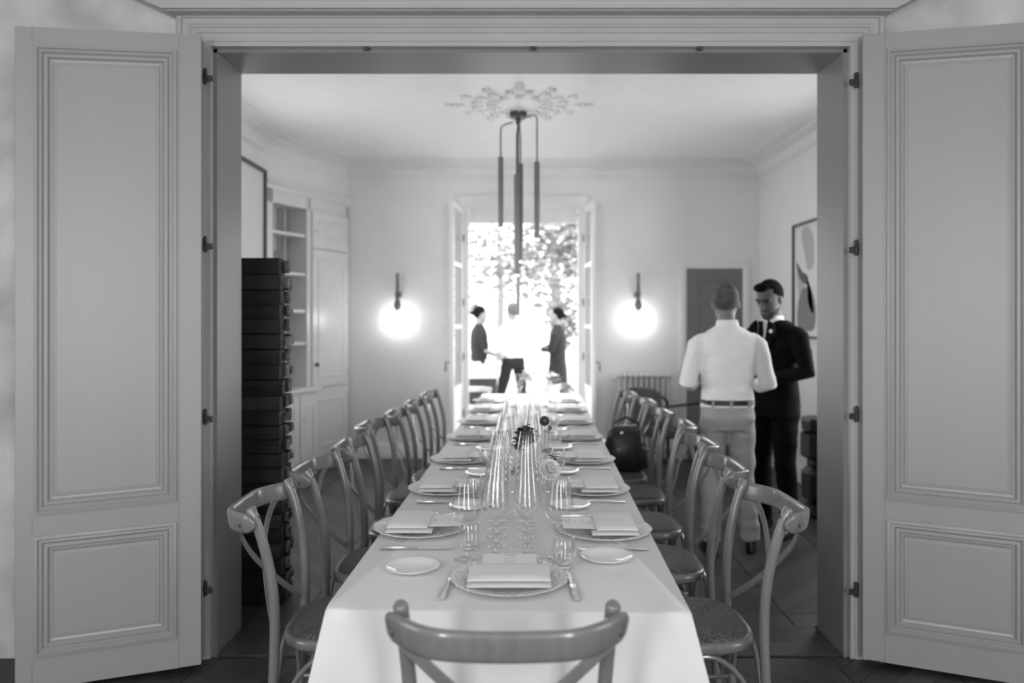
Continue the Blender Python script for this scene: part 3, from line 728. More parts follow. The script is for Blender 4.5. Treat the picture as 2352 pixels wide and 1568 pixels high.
bm = bmesh.new(); bm.from_mesh(o.data); bmesh.ops.remove_doubles(bm, verts=bm.verts[:], dist=0.0005); bmesh.ops.recalc_face_normals(bm, faces=bm.faces[:]); bm.to_mesh(o.data); bm.free()
o.data.shade_smooth(); o.data.set_sharp_from_angle(angle=math.radians(60))
sd = o.modifiers.new('thickness', 'SOLIDIFY'); sd.thickness = 0.0012; sd.offset = -1
o.location = (TA.x, TA.y, 0); o.rotation_euler = (0, 0, tang); tag(o, 'long white tablecloth draped over the banquet table', 'tablecloth')

# ------------------------------------------------------------------ cross-back chairs
def chair_proto():
    t = thing('cross_back_chair', 'x', 'chair', (0, 0, 0), 0, 'cross-back chairs around the table')
    W_ = M['chair']
    for s_ in (-1, 1):
        pts = [(s_*0.205, -0.235, 0), (s_*0.203, -0.215, 0.20), (s_*0.204, -0.203, 0.42), (s_*0.207, -0.200, 0.56), (s_*0.212, -0.212, 0.68), (s_*0.219, -0.240, 0.80), (s_*0.225, -0.272, 0.888)]
        pp = []
        for i in range(len(pts)-1):
            a, b = Vector(pts[i]), Vector(pts[i+1])
            for k in range(3): pp.append(a.lerp(b, k/3))
        pp.append(Vector(pts[-1]))
        for _ in range(2):
            pp = [pp[0]]+[(pp[i-1]+pp[i]*2+pp[i+1])/4 for i in range(1, len(pp)-1)]+[pp[-1]]
        o = MB().tube(pp+[Vector((s_*0.2258, -0.275, 0.894))], [0.0165]*(len(pp)-1)+[0.0165, 0.012], 14).build('back_post', W_, t)
        MB().lathe([(0.0015, 0), (0.006, 0.001), (0.006, 0.004), (0.001, 0.005)], 8, Matrix.Translation((s_*0.2235, -0.2485, 0.866)) @ Matrix.Rotation(-PI/2, 4, 'X')).build('screw', M['darkmetal'], o)
        o = MB().tube([(s_*0.165, 0.165, 0.435), (s_*0.175, 0.175, 0.2), (s_*0.185, 0.185, 0)], [0.018, 0.016, 0.012], 12).build('front_leg', W_, t)
    # top rail: bent, flat oval, bulging backwards and drooping at the ends
    n = 44; pts = []; rad = []
    for i in range(n+1):
        a = -1+2*i/n
        x = 0.260*a
        q = abs(a)
        y = -0.368+0.020*q**2+0.098*(max(0, q-0.45)/0.55)**2
        z_ = 0.840+0.009*q**2
        pts.append((x, y, z_)); rad.append(1.0 if q < 0.89 else max(0.25, math.sqrt(max(0.0, 1-((q-0.89)/0.11)**2))))
    MB().tube(pts, rad, 20, up=(0, -0.22, 1), fe=0.6, flat=(0.0125, 0.033)).build('top_rail', W_, t, 55)
    # crossing straps
    for s_ in (-1, 1):
        yo = 0.0 if s_ > 0 else -0.005
        c0, c1, c2, c3 = Vector((s_*0.238, -0.298, 0.848)), Vector((s_*0.13, -0.356+yo, 0.76)), Vector((-s_*0.02, -0.285+yo, 0.60)), Vector((-s_*0.180, -0.212, 0.475))
        pp = []
        for k in range(15):
            u = k/14; pp.append(c0*(1-u)**3+c1*3*u*(1-u)**2+c2*3*u*u*(1-u)+c3*u**3)
        o = MB().tube(pp, [0.7]+[1]*13+[0.8], 8, flat=(0.016, 0.003), up=(0, 1, 0.3)).build('cross_strap', W_, t)
        # orient the flat side backwards
        MB().lathe([(0.001, 0.005), (0.007, 0.004), (0.007, -0.001)], 6, Matrix.Translation((s_*0.236, -0.3015, 0.843)) @ Matrix.Rotation(PI/2, 4, 'X')).build('bolt', M['darkmetal'], o)
    def seatloop(sc, z):
        L_ = []
        for k in range(36):
            a = 2*PI*k/36; ca, sa = math.cos(a), math.sin(a); e = 0.62
            x = 0.222*math.copysign(abs(ca)**e, ca); y = 0.205*math.copysign(abs(sa)**e, sa)
            x *= 1.0+0.10*(y/0.2)*0.6
            L_.append((x*sc, y*sc-0.003, z))
        return L_
    def loops(lst):
        vs = sum(lst, []); n = 36; m = len(lst)
        fs = [(i*n+k, i*n+(k+1) % n, (i+1)*n+(k+1) % n, (i+1)*n+k) for i in range(m-1) for k in range(n)]
        fs += [tuple(reversed(range(n))), tuple(range((m-1)*n, m*n))]
        return MB().add(vs, fs)
    loops([seatloop(0.97, 0.425), seatloop(0.99, 0.43), seatloop(0.99, 0.452), seatloop(0.965, 0.458), seatloop(0.90, 0.458)]).build('seat_frame', W_, t, 50)
    loops([seatloop(0.90, 0.455), seatloop(0.895, 0.464), seatloop(0.85, 0.473), seatloop(0.7, 0.480), seatloop(0.4, 0.485), seatloop(0.1, 0.487)]).build('seat_cushion', M['seat'], t, 60)
    # bentwood hoops under the seat
    def hoop(a, b, z0=0.20, z1=0.424):
        a, b = Vector(a), Vector(b); pp = []
        for k in range(13):
            u = k/12; q = math.sin(PI*u)**0.55; p = a.lerp(b, u*0.84+0.08); pp.append((p.x, p.y, z0+(z1-0.012-z0)*q))
        MB().tube(pp, 0.009, 8).build('hoop_brace', W_, t)
    for s_ in (-1, 1): hoop((s_*0.178, 0.176, 0), (s_*0.202, -0.214, 0))
    hoop((-0.176, 0.178, 0), (0.176, 0.178, 0)); hoop((-0.200, -0.214, 0), (0.200, -0.214, 0))
    for s_ in (-1, 1): MB().tube([(s_*0.178, 0.176, 0.17), (s_*0.203, -0.217, 0.17)], 0.009, 8).build('stretcher', W_, t)
    return t
cp = chair_proto()
LC = [(-0.580, 2.76), (-0.556, 3.38), (-0.525, 3.98), (-0.555, 4.68), (-0.487, 5.23), (-0.455, 5.87), (-0.418, 6.49)]
RC = [(0.580, 2.74), (0.578, 3.41), (0.612, 4.03), (0.665, 4.72), (0.645, 5.28), (0.650, 5.93), (0.600, 6.53)]
ORD = ['nearest', 'second nearest', 'third nearest', 'fourth nearest', 'fifth nearest', 'second farthest', 'farthest']
ORD2 = ['first', 'second', 'third', 'fourth', 'fifth', 'sixth', 'last']
place(cp, (-0.022, 1.958, 0), 0, 'cross-back chair at the near end of the table, seen from behind')
for lst, rz, sd_ in ((LC, -PI/2, 'left'), (RC, PI/2, 'right')):
    for i, (x, y) in enumerate(lst):
        c = copy_tree(cp); place(c, (x, y, 0), rz+[0.03, -0.02, 0.02, -0.04, 0.03, 0.0, -0.03][i], 'grey wooden cross-back chair with woven seat, %s on the %s side of the table' % (ORD[i], sd_))

# ------------------------------------------------------------------ tableware prototypes
def glassware():
    P = {}
    t = thing('wine_glass', 'x', 'glass', (0, 0, 0), 0, 'wine glasses on the table')
    MB().lathe([(0.0385, 0.0), (0.0385, 0.0015), (0.030, 0.0030), (0.014, 0.0060), (0.006, 0.012), (0.0042, 0.022), (0.0036, 0.06), (0.0036, 0.095), (0.0050, 0.104)], 28).build('foot_and_stem', M['stemglass'], t, 180)
    MB().shell([(0.001, 0.106), (0.010, 0.1065), (0.026, 0.113), (0.038, 0.125), (0.0455, 0.142), (0.0460, 0.152), (0.0435, 0.175), (0.0385, 0.205), (0.0345, 0.230), (0.0332, 0.241), (0.0326, 0.2415), (0.0322, 0.240)], 32).build('bowl', M['glass'], t, 180)
    P['wine'] = t
    t = thing('water_tumbler', 'x', 'glass', (0, 0, 0), 0, 'water tumblers on the table')
    MB().shell([(0.001, 0.0), (0.024, 0.0), (0.028, 0.004), (0.034, 0.018), (0.0375, 0.036), (0.0365, 0.055), (0.0325, 0.078), (0.0300, 0.092), (0.0288, 0.0925), (0.0284, 0.091), (0.0310, 0.076), (0.0345, 0.055), (0.0355, 0.038), (0.032, 0.024), (0.024, 0.015), (0.001, 0.013)], 30).build('tumbler_body', M['glass'], t, 180)
    P['tumbler'] = t
    return P
GW = glassware()
ch_m = MB().lathe([(0.001, 0.004), (0.100, 0.004), (0.108, 0.006), (0.120, 0.011), (0.155, 0.0165), (0.1625, 0.0185), (0.1645, 0.0165), (0.155, 0.0125), (0.11, 0.003), (0.09, 0.0), (0.001, 0.0)], 64,
        mod=lambda a, r, z: 1+(0.006*math.sin(a*14)*(r > 0.15)))
CH = ch_m.mesh('charger_plate', M['charger'], 180)
BP = MB().lathe([(0.001, 0.003), (0.048, 0.003), (0.060, 0.008), (0.078, 0.0155), (0.080, 0.0155), (0.080, 0.014), (0.06, 0.005), (0.045, 0.0), (0.001, 0.0)], 48).mesh('bread_plate', M['china'], 180)
def pillow(w, d, h, bulge=0.35):
    nx, ny = 18, 12; mb = MB(); vs = []
    def prof(u): return max(0.0, 1-abs(u)**6)**0.5
    for j in range(ny+1):
        for i in range(nx+1):
            u = -1+2*i/nx; v = -1+2*j/ny
            vs.append((w/2*u, d/2*v, h*(0.35+0.65*prof(u)*prof(v))+h*bulge*max(0, -v-0.55)*prof(u)))
    n = len(vs)
    for j in range(ny+1):
        for i in range(nx+1):
            vs.append((w/2*(-1+2*i/nx)*0.99, d/2*(-1+2*j/ny)*0.99, 0))
    fs = []
    W2 = nx+1
    for j in range(ny):
        for i in range(nx):
            a = j*W2+i; fs.append((a, a+1, a+1+W2, a+W2)); fs.append((n+a, n+a+W2, n+a+1+W2, n+a+1))
    for i in range(nx): fs.append((i, n+i, n+i+1, i+1)); a = ny*W2+i; fs.append((a, a+1, n+a+1, n+a))
    for j in range(ny): a = j*W2; fs.append((a, a+W2, n+a+W2, n+a)); b = a+nx; fs.append((b, n+b, n+b+W2, b+W2))
    return mb.add(vs, fs)
NB = pillow(0.226, 0.155, 0.010).mesh('napkin', M['napkin'], 60)
NT = pillow(0.222, 0.135, 0.011, 0.7).mesh('napkin_fold', M['napkin'], 60)
def cutlery():
    kn = MB()  # along +y, handle at -y
    kn.tube([(0, -0.12, 0.006), (0, -0.115, 0.006), (0, -0.02, 0.006), (0, 0.0, 0.005)], [0.9, 1.15, 0.95, 0.7], 10, flat=(0.0085, 0.0042))
    kn.prism([(-0.004, -0.005), (0.006, -0.005), (0.0095, 0.03), (0.0095, 0.075), (0.005, 0.105), (-0.003, 0.120), (-0.005, 0.10)], 0.0035, 0.0055)
    KN = kn.mesh('table_knife', M['silver'], 40)
    fk = MB()
    fk.tube([(0, -0.115, 0.004), (0, -0.09, 0.005), (0, -0.02, 0.010), (0, 0.02, 0.010), (0, 0.04, 0.006)], [1.0, 0.95, 0.5, 0.42, 0.7], 10, flat=(0.0095, 0.0030))
    fk.tube([(0, 0.036, 0.006), (0, 0.048, 0.003), (0, 0.060, 0.002)], [0.8, 1.15, 1.2], 10, flat=(0.0105, 0.0016))
    for k in range(4):
        x = -0.0098+k*0.0065; fk.tube([(x, 0.058, 0.002), (x, 0.085, 0.003), (x*0.97, 0.108, 0.009)], [0.0016, 0.0015, 0.0007], 6)
    FK = fk.mesh('table_fork', M['silver'], 40)
    return KN, FK
KN, FK = cutlery()
def text_mesh(body, size, m):
    c = bpy.data.curves.new('lettering', 'FONT'); c.body = body; c.size = size; c.align_x = 'CENTER'; c.shear = 0.35; c.resolution_u = 3
    o = bpy.data.objects.new('tmp', c); COL.objects.link(o)
    dg = bpy.context.evaluated_depsgraph_get(); dg.update(); me = bpy.data.meshes.new_from_object(o.evaluated_get(dg)); me.name = 'lettering'
    bpy.data.objects.remove(o); me.materials.clear(); me.materials.append(m); return me
LG = text_mesh('CIZ', 0.020, M['ink'])
CARDB = MB().box(-0.078, 0.078, -0.06, 0.128, 0, 0.0012).mesh('menu_card', M['card'])
pr_ = MB(); rt = random.Random(5)
for y, w_ in ((0.083, 0.028), (0.062, 0.034), (0.056, 0.018), (0.040, 0.028), (0.034, 0.036), (0.028, 0.012), (0.014, 0.030), (0.008, 0.02), (-0.004, 0.034), (-0.010, 0.028), (-0.024, 0.03)):
    x = -w_/2
    while x < w_/2:
        l = rt.uniform(0.0015, 0.005); pr_.box(x, min(x+l, w_/2), y-0.0007, y+0.0007, 0.0010, 0.0014); x += l+0.0012
PRM = pr_.mesh('printed_lines', M['ink'])
def setting(px, py, rot, where, fork, knife, bread):
    R = Matrix.Rotation(rot, 4, 'Z'); o0 = Vector((px, py, TZ))
    def W(x, y, z=0): return o0+R @ Vector((x, y, z))
    o = link('charger_plate', CH); place(o, W(0, 0, 0.001), rot); tag(o, 'white embossed charger plate, ' + where, 'plate', 'embossed charger plates')
    o = link('napkin', NB); place(o, W(0, -0.028, 0.0195), rot); tag(o, 'folded white napkin on the charger plate, ' + where, 'napkin', 'folded napkins')
    f = link('napkin_fold', NT, o); f.location = (0, -0.006, 0.0155)
    o = link('menu_card', CARDB); place(o, W(0, 0.015, 0.0315), rot); o.rotation_euler = (0.03, 0, rot); tag(o, 'printed menu card tucked into the napkin, ' + where, 'card', 'menu cards')
    q = link('lettering', LG, o); q.location = (0, 0.104, 0.0014); q = link('printed_lines', PRM, o); q.location = (0, 0, 0.0002)
    o = link('table_fork', FK); place(o, W(fork[0], fork[1], 0.001), rot+fork[2]); tag(o, 'silver fork, ' + where, 'fork', 'silver forks')
    o = link('table_knife', KN); place(o, W(knife[0], knife[1], 0.001), rot+knife[2]); tag(o, 'silver knife, ' + where, 'knife', 'silver knives')
    o = link('bread_plate', BP); place(o, (bread[0], bread[1], TZ+0.001), 0); tag(o, 'small plain white bread plate, ' + where, 'plate', 'bread plates')
setting(-0.022, 2.222, 0, 'setting at the near end of the table', (-0.165, -0.03, -0.10), (0.172, -0.035, 0.05), (-0.306, 2.325))
LP = [(-0.334, 2.765), (-0.300, 3.39), (-0.280, 4.09), (-0.266, 4.83), (-0.253, 5.52), (-0.240, 6.22), (-0.224, 6.92)]
RP = [(0.297, 2.735), (0.314, 3.38), (0.338, 4.08), (0.357, 4.83), (0.372, 5.52), (0.388, 6.22), (0.405, 6.92)]
LB = [(-0.185, 3.08), (-0.165, 3.72), (-0.15, 4.42), (-0.13, 5.14), (-0.115, 5.84), (-0.10, 6.53), (-0.08, 7.2)]
RB = [(0.272, 2.425), (0.206, 3.09), (0.215, 3.77), (0.232, 4.46), (0.245, 5.15), (0.26, 5.86), (0.28, 6.55)]
for i in range(7):
    setting(LP[i][0], LP[i][1], -PI/2, '%s setting on the left side' % ORD2[i], (-0.20, 0.0, 0), (0.235, 0.02, 0), LB[i])
    setting(RP[i][0], RP[i][1], PI/2, '%s setting on the right side' % ORD2[i], (-0.215, 0.0, 0.02), (0.20, 0.02, 0), RB[i])

def dup(proto, first, x, y, label, rz=0, sc=1.0):
    c = proto if first else copy_tree(proto)
    place(c, (x, y, TZ+0.0015), rz, label); c.scale = (sc, sc, sc); return c
rows = [2.465, 2.578, 2.685, 2.785, 2.885, 3.13, 3.30, 3.44, 3.90, 4.03, 4.17, 4.62, 4.76, 5.32, 5.48, 6.05, 6.2, 6.75, 6.9]
first = True
def nth(n): return ['nearest', 'second', 'third', 'fourth', 'fifth', 'sixth', 'seventh', 'eighth', 'ninth', 'tenth', 'eleventh', 'twelfth', 'thirteenth', 'fourteenth', 'fifteenth', 'sixteenth', 'seventeenth', 'eighteenth', 'farthest'][n]
for i, y in enumerate(rows):
    for s_, nm in ((-1, 'left'), (1, 'right')):
        x = (-0.067 if s_ < 0 else 0.031)+0.0*(y-2.4)+(0.022*(y-3.2) if y > 3.2 else 0)
        if s_ < 0: x -= 0.010*min(1, (y-2.4))
        else: x += 0.008*min(1, (y-2.4))+(0.02 if y > 3.5 else 0)
        dup(GW['wine'], first, x, y, 'stemmed wine glass, %s in the %s row down the table centre' % (nth(i), nm)); first = False
dup(GW['wine'], False, -0.154, 2.426, 'stemmed wine glass left of the two centre rows, near the end setting')
dup(GW['wine'], False, 0.128, 2.440, 'stemmed wine glass right of the two centre rows, behind a tumbler')
tl = [(-0.150, 2.535, 'water tumbler in front of the nearest left setting'), (0.136, 2.345, 'water tumbler beside the near end plate, closest to the viewer')]
for i in range(6): tl.append((-0.175+0.02*i, 3.26+0.70*i, 'water tumbler of the %s setting on the left side' % ORD2[i+1]))
for i in range(6): tl.append((0.182+0.02*i, 3.22+0.70*i, 'water tumbler of the %s setting on the right side' % ORD2[i+1]))
for i, (x, y, l) in enumerate(tl): dup(GW['tumbler'], i == 0, x, y, l)

# flowers in bud vases
def vase(x, y, label, h=0.16, r=0.028, stems=(), leaves=()):
    t = thing('flower_vase', label, 'vase', (x, y, TZ+0.001), 0, 'small glass flower vases')
    MB().shell([(0.001, 0), (r*0.9, 0.0), (r, 0.008), (r, h*0.45), (r*0.6, h*0.62), (r*0.45, h*0.8), (r*0.62, h), (r*0.6, h)], 30, mod=lambda a, rr, z: 1+0.05*math.cos(a*12)).build('vase_body', M['glass'], t, 180)
    return t
def stem_(t, a, b, r=0.0016):
    a, b = Vector(a), Vector(b); m_ = (a+b)/2+Vector((0.006, 0, 0.01)); pp = [a*(1-u)**2+m_*2*u*(1-u)+b*u*u for u in [k/8 for k in range(9)]]
    MB().tube(pp, r, 6).build('stem', M['stem'], t)
def dahlia(t, c, R, m, tilt, nl=7, nm='bloom'):
    mb = MB(); MT = Matrix.Translation(c) @ tilt
    for l in range(nl):
        el = math.radians(-20+105*l/(nl-1)); n = max(3, int(14*math.cos(max(0, el)))+2); rr = R*(1-0.45*l/nl)
        for k in range(n):
            a = 2*PI*(k+0.5*(l % 2))/n
            pm = MT @ Matrix.Rotation(a, 4, 'Z') @ Matrix.Rotation(-el, 4, 'Y')
            wd = rr*0.27
            vs = [(0.1*rr, 0, 0), (0.55*rr, -wd, 0.20*rr), (0.55*rr, wd, 0.20*rr), (0.92*rr, -wd*0.75, 0.30*rr), (0.92*rr, wd*0.75, 0.30*rr), (1.06*rr, 0, 0.30*rr), (0.6*rr, 0, 0.0), (0.6*rr, 0, -0.02*rr)]
            mb.add([pm @ Vector(v) for v in vs], [(0, 1, 6), (0, 6, 2), (1, 3, 6), (6, 4, 2), (3, 5, 6), (6, 5, 4)])
    mb.ball((0, 0, 0), R*0.35, 8, MT)
    return mb.build(nm, m, t, 180)
def leafblob(t, c, R, n, m, seed, nm='foliage'):
    rr = random.Random(seed); mb = MB()
    for k in range(n):
        d = Vector((rr.gauss(0, 1), rr.gauss(0, 1), rr.gauss(0, 1))).normalized()*R*rr.uniform(0.2, 1)
        mt = Matrix.Translation(Vector(c)+d) @ Matrix.Rotation(rr.uniform(0, 6.3), 4, 'Z') @ Matrix.Rotation(rr.uniform(-1.2, 1.2), 4, 'X')
        s_ = R*0.42*rr.uniform(0.6, 1.2)
        mb.add([mt @ Vector(v) for v in ((-s_, 0, 0), (0, -s_*0.45, 0.002), (s_, 0, 0), (0, s_*0.45, 0.002), (0, 0, s_*0.25))], [(0, 1, 4), (1, 2, 4), (2, 3, 4), (3, 0, 4)])
    return mb.build(nm, m, t, 180)
v1 = vase(0.122, 3.37, 'glass vase with a pale dahlia bloom and a dark spiky leaf tuft', h=0.085, r=0.024)
stem_(v1, (0, 0, 0.02), (0.012, -0.01, 0.09)); dahlia(v1, (0.016, -0.03, 0.098), 0.046, M['dahliapale'], Matrix.Rotation(math.radians(62), 4, 'X') @ Matrix.Rotation(0.35, 4, 'Y'), nl=5)
leafblob(v1, (0.036, 0.0, 0.142), 0.024, 34, M['dahliadark'], 3)
v2 = vase(0.055, 3.78, 'glass vase with a cluster of almost black flowers')
leafblob(v2, (-0.015, 0, 0.175), 0.056, 150, M['dahliadark'], 5, 'dark_bloom'); leafblob(v2, (-0.05, 0, 0.125), 0.035, 70, M['dahliadark'], 6, 'dark_bloom'); stem_(v2, (0, 0, 0.02), (0, 0, 0.12))
leafblob(v2, (0.08, 0, 0.10), 0.03, 10, M['dahliadark'], 9)
v3 = vase(0.125, 3.66, 'glass vase with a round dark button flower on a tall stem')
stem_(v3, (0, 0, 0.02), (0.0, 0, 0.25)); stem_(v3, (0, 0, 0.04), (0.023, 0, 0.225))
b1 = MB().ball((0.0, 0, 0.260), (0.023, 0.016, 0.023), 14).build('button_flower', M['dahliadark'], v3, 180); MB().ball((0.002, -0.013, 0.263), (0.009, 0.006, 0.009), 8).build('flower_centre', M['bud'], b1, 180)
b2 = MB().ball((0.025, 0, 0.228), (0.011, 0.010, 0.012), 10).build('flower_bud', M['bud'], v3, 180)
v4 = vase(-0.006, 3.37, 'glass vase with a fluffy mid-grey flower head between glass rows', h=0.10)
leafblob(v4, (0, 0, 0.085), 0.022, 50, M['petalmid'], 12, 'fluffy_bloom'); leafblob(v4, (0.008, -0.02, 0.05), 0.018, 30, M['dahliapale'], 13, 'fluffy_bloom')
v5 = vase(0.07, 5.0, 'tall ribbed glass carafe in the far half of the table', h=0.24, r=0.045)
v6 = vase(0.10, 6.45, 'tall glass vase of pale flowers near the far end of the table', h=0.24, r=0.05)
leafblob(v6, (0, 0, 0.25), 0.07, 60, M['dahliapale'], 15, 'pale_bloom'); stem_(v6, (0, 0, 0.02), (0, 0, 0.2))

# handbag on the fifth right chair
hb = thing('handbag', 'black leather handbag with a glossy flap on a right-hand chair seat', 'bag', (0.715, 5.27, 0.490), 0.1)
MB().rings([(0.0, 0, 0, 0.13, 0.07), (0.02, 0, 0, 0.15, 0.085), (0.16, 0, 0, 0.14, 0.07), (0.25, 0, 0, 0.11, 0.045), (0.28, 0, 0, 0.09, 0.025)], 24, 0.7).build('bag_body', M['leather'], hb, 60)
MB().rings([(0.15, 0, -0.012, 0.125, 0.078), (0.255, 0, -0.004, 0.115, 0.058), (0.29, 0, 0, 0.085, 0.028)], 24, 0.7).build('flap', M['leather'], hb, 60)
MB().tube([(-0.10, 0, 0.24), (-0.08, 0, 0.31), (0, 0, 0.345), (0.08, 0, 0.31), (0.10, 0, 0.24)], 0.009, 8).build('handle', M['leather'], hb)
MB().ball((-0.04, -0.07, 0.25), 0.013, 10).build('clasp', M['silver'], hb, 180)

# ------------------------------------------------------------------ people
def head_into(mb, Hm):
    rg = [(-0.118, 0, 0.055, 0.022, 0.022), (-0.105, 0, 0.045, 0.042, 0.045), (-0.075, 0, 0.025, 0.058, 0.066), (-0.04, 0, 0.010, 0.066, 0.082), (0.0, 0, 0.0, 0.072, 0.092), (0.04, 0, -0.005, 0.076, 0.097), (0.075, 0, -0.008, 0.070, 0.088), (0.10, 0, -0.010, 0.052, 0.066), (0.115, 0, -0.010, 0.028, 0.036)]
    mb.rings(rg, 28, 0.95, Hm)
    mb.tube([Hm @ Vector(p) for p in ((0, 0.086, 0.012), (0, 0.100, -0.010), (0, 0.108, -0.032), (0, 0.092, -0.042))], [0.008, 0.011, 0.014, 0.010], 8, round_=True)
    mb.tube([Hm @ Vector(p) for p in ((-0.045, 0.078, 0.022), (0, 0.092, 0.026), (0.045, 0.078, 0.022))], [0.010, 0.012, 0.010], 8, round_=True)
    mb.tube([Hm @ Vector(p) for p in ((-0.022, 0.083, -0.066), (0, 0.092, -0.065), (0.022, 0.083, -0.066))], [0.006, 0.009, 0.006], 8, round_=True)
    for s_ in (-1, 1): mb.ball((s_*0.077, -0.004, -0.008), (0.010, 0.018, 0.032), 10, Hm)
def hand_into(mb, wrist, dirv, palmn, sc=1.0):
    d = Vector(dirv).normalized(); n = Vector(palmn).normalized(); s_ = d.cross(n).normalized(); n = s_.cross(d)
    w_ = Vector(wrist); k = sc
    for o in (-0.028, -0.009, 0.010, 0.028):
        mb.tube([w_+s_*o*0.5*k, w_+d*0.045*k+s_*o*0.9*k, w_+d*0.09*k+s_*o*k], [0.017*k, 0.016*k, 0.0125*k], 8, round_=True)
    for o, l in ((-0.030, 0.062), (-0.010, 0.074), (0.011, 0.078), (0.031, 0.068)):
        b = w_+d*0.09*k+s_*o*1.05*k
        mb.tube([b, b+d*l*0.5*k+n*0.008*k, b+d*l*0.85*k+n*0.030*k], [0.0095*k, 0.0088*k, 0.0075*k], 8, round_=True)
    b = w_+d*0.025*k+s_*0.032*k
    mb.tube([b, b+d*0.03*k+s_*0.028*k+n*0.01*k, b+d*0.062*k+s_*0.034*k+n*0.022*k], [0.013*k, 0.011*k, 0.009*k], 8, round_=True)
def person(label, loc, rz, sc, arms, legs, look=(0, 0), lean=0.0, top='shirt', topm=None, botm=None, skinm=None, hairm=None, skirt=False, bald=False, beard=False, vox=0.009, sleeve='rolled', belt=True, hem=0.93, bun=False, jacket=False, group=None):
    t = thing('person', label, 'person', loc, rz, group); t.scale = (sc, sc, sc)
    L_ = lambda x, z: x  # noqa
    ln = lambda z: lean*(z-0.95) if z > 0.95 else 0
    # head frame
    Hm = Matrix.Translation((0.0, ln(1.6)+0.02+0.03*(look[1] < -0.2), 1.625)) @ Matrix.Rotation(look[0], 4, 'Z') @ Matrix.Rotation(look[1], 4, 'X') @ Matrix.Scale(1.07, 4)
    body = MB()
    body.rings([(0.86, 0, 0, 0.13, 0.085), (0.95, 0, 0, 0.145, 0.09), (1.10, 0, ln(1.1), 0.125, 0.085), (1.30, 0, ln(1.3), 0.15, 0.095), (1.40, 0, ln(1.4), 0.15, 0.085), (1.46, 0, ln(1.46), 0.09, 0.06)], 24)
    body.tube([(0, ln(1.42)-0.01, 1.40), (0, ln(1.5), 1.50), Hm @ Vector((0, -0.005, -0.04))], [0.062, 0.054, 0.055], 14)
    head_into(body, Hm)
    for (hip, knee, ank, toe) in legs:
        body.tube([hip, knee, ank], [0.07, 0.048, 0.032], 12, round_=True)
    for (sh, el, wr, hd, pn) in arms:
        body.tube([(sh[0]*0.88, sh[1], sh[2]-0.03), el, wr], [0.040, 0.036, 0.024], 12, round_=True)
        hand_into(body, wr, hd, pn)
    remesh(body, 'body', skinm, t, vox*0.8, 2)
    # garments
    g = MB()
    if jacket:
        g.rings([(hem, 0, 0.01, 0.195, 0.135), (hem+0.08, 0, 0.005, 0.19, 0.132), (1.08, 0, ln(1.08), 0.165, 0.125), (1.2, 0, ln(1.2), 0.175, 0.13), (1.32, 0, ln(1.32), 0.20, 0.128), (1.41, 0, ln(1.41), 0.195, 0.105), (1.45, 0, ln(1.45), 0.15, 0.085), (1.475, 0, ln(1.47)-0.01, 0.09, 0.07)], 32, 0.9)
    else:
        g.rings([(hem, 0, 0.0, 0.165, 0.115), (hem+0.03, 0, 0.0, 0.175, 0.122), (1.08, 0, ln(1.08), 0.165, 0.118), (1.2, 0, ln(1.2), 0.178, 0.124), (1.32, 0, ln(1.32), 0.198, 0.120), (1.40, 0, ln(1.40), 0.190, 0.100), (1.445, 0, ln(1.44), 0.135, 0.08), (1.475, 0, ln(1.47), 0.075, 0.065), (1.495, 0, ln(1.49), 0.066, 0.066)], 32, 0.9)
    for (sh, el, wr, hd, pn) in arms:
        S0, E0, W0 = Vector(sh), Vector(el), Vector(wr)
        if sleeve == 'short': g.tube([S0+Vector((-S0.x*0.12, 0, -0.015)), S0.lerp(E0, 0.2), S0.lerp(E0, 0.8)], [0.055, 0.062, 0.056], 14, round_=True)
        elif sleeve == 'rolled': g.tube([S0+Vector((-S0.x*0.12, 0, -0.015)), S0.lerp(E0, 0.15), S0.lerp(E0, 0.5), E0, E0.lerp(W0, 0.35)], [0.055, 0.064, 0.060, 0.058, 0.052], 14, round_=True)
        else: g.tube([S0+Vector((-S0.x*0.12, 0, -0.015)), S0.lerp(E0, 0.15), S0.lerp(E0, 0.5), E0, E0.lerp(W0, 0.5), E0.lerp(W0, 0.97)], [0.060, 0.068, 0.064, 0.060, 0.052, 0.040], 14, round_=True)
    remesh(g, 'jacket' if jacket else 'shirt', topm, t, vox, 4, 0.006, 9)
    tr = MB()
    if skirt:
        tr.rings([(0.30, 0, 0, 0.21, 0.16), (0.6, 0, 0, 0.20, 0.15), (0.85, 0, 0, 0.19, 0.135), (0.96, 0, 0, 0.165, 0.12), (1.02, 0, 0, 0.15, 0.11)], 28)
        tr.rings([(0.05, 0, 0, 0.17, 0.13), (0.35, 0, 0, 0.20, 0.15)], 28)
        remesh(tr, 'long_skirt', botm, t, vox, 4)
    else:
        tr.rings([(0.80, 0, -0.005, 0.165, 0.12), (0.88, 0, -0.01, 0.18, 0.13), (0.95, 0, -0.002, 0.168, 0.118), (0.99, 0, 0, 0.160, 0.112)], 28, 0.9)
        for (hip, knee, ank, toe) in legs:
            H0, K0, A0 = Vector(hip), Vector(knee), Vector(ank)
            tr.tube([H0, H0.lerp(K0, 0.5), K0, K0.lerp(A0, 0.5), A0+Vector((0, 0, -0.02))], [0.098, 0.088, 0.074, 0.066, 0.066], 16, round_=False)
        remesh(tr, 'trousers', botm, t, vox, 4, 0.009, 9)
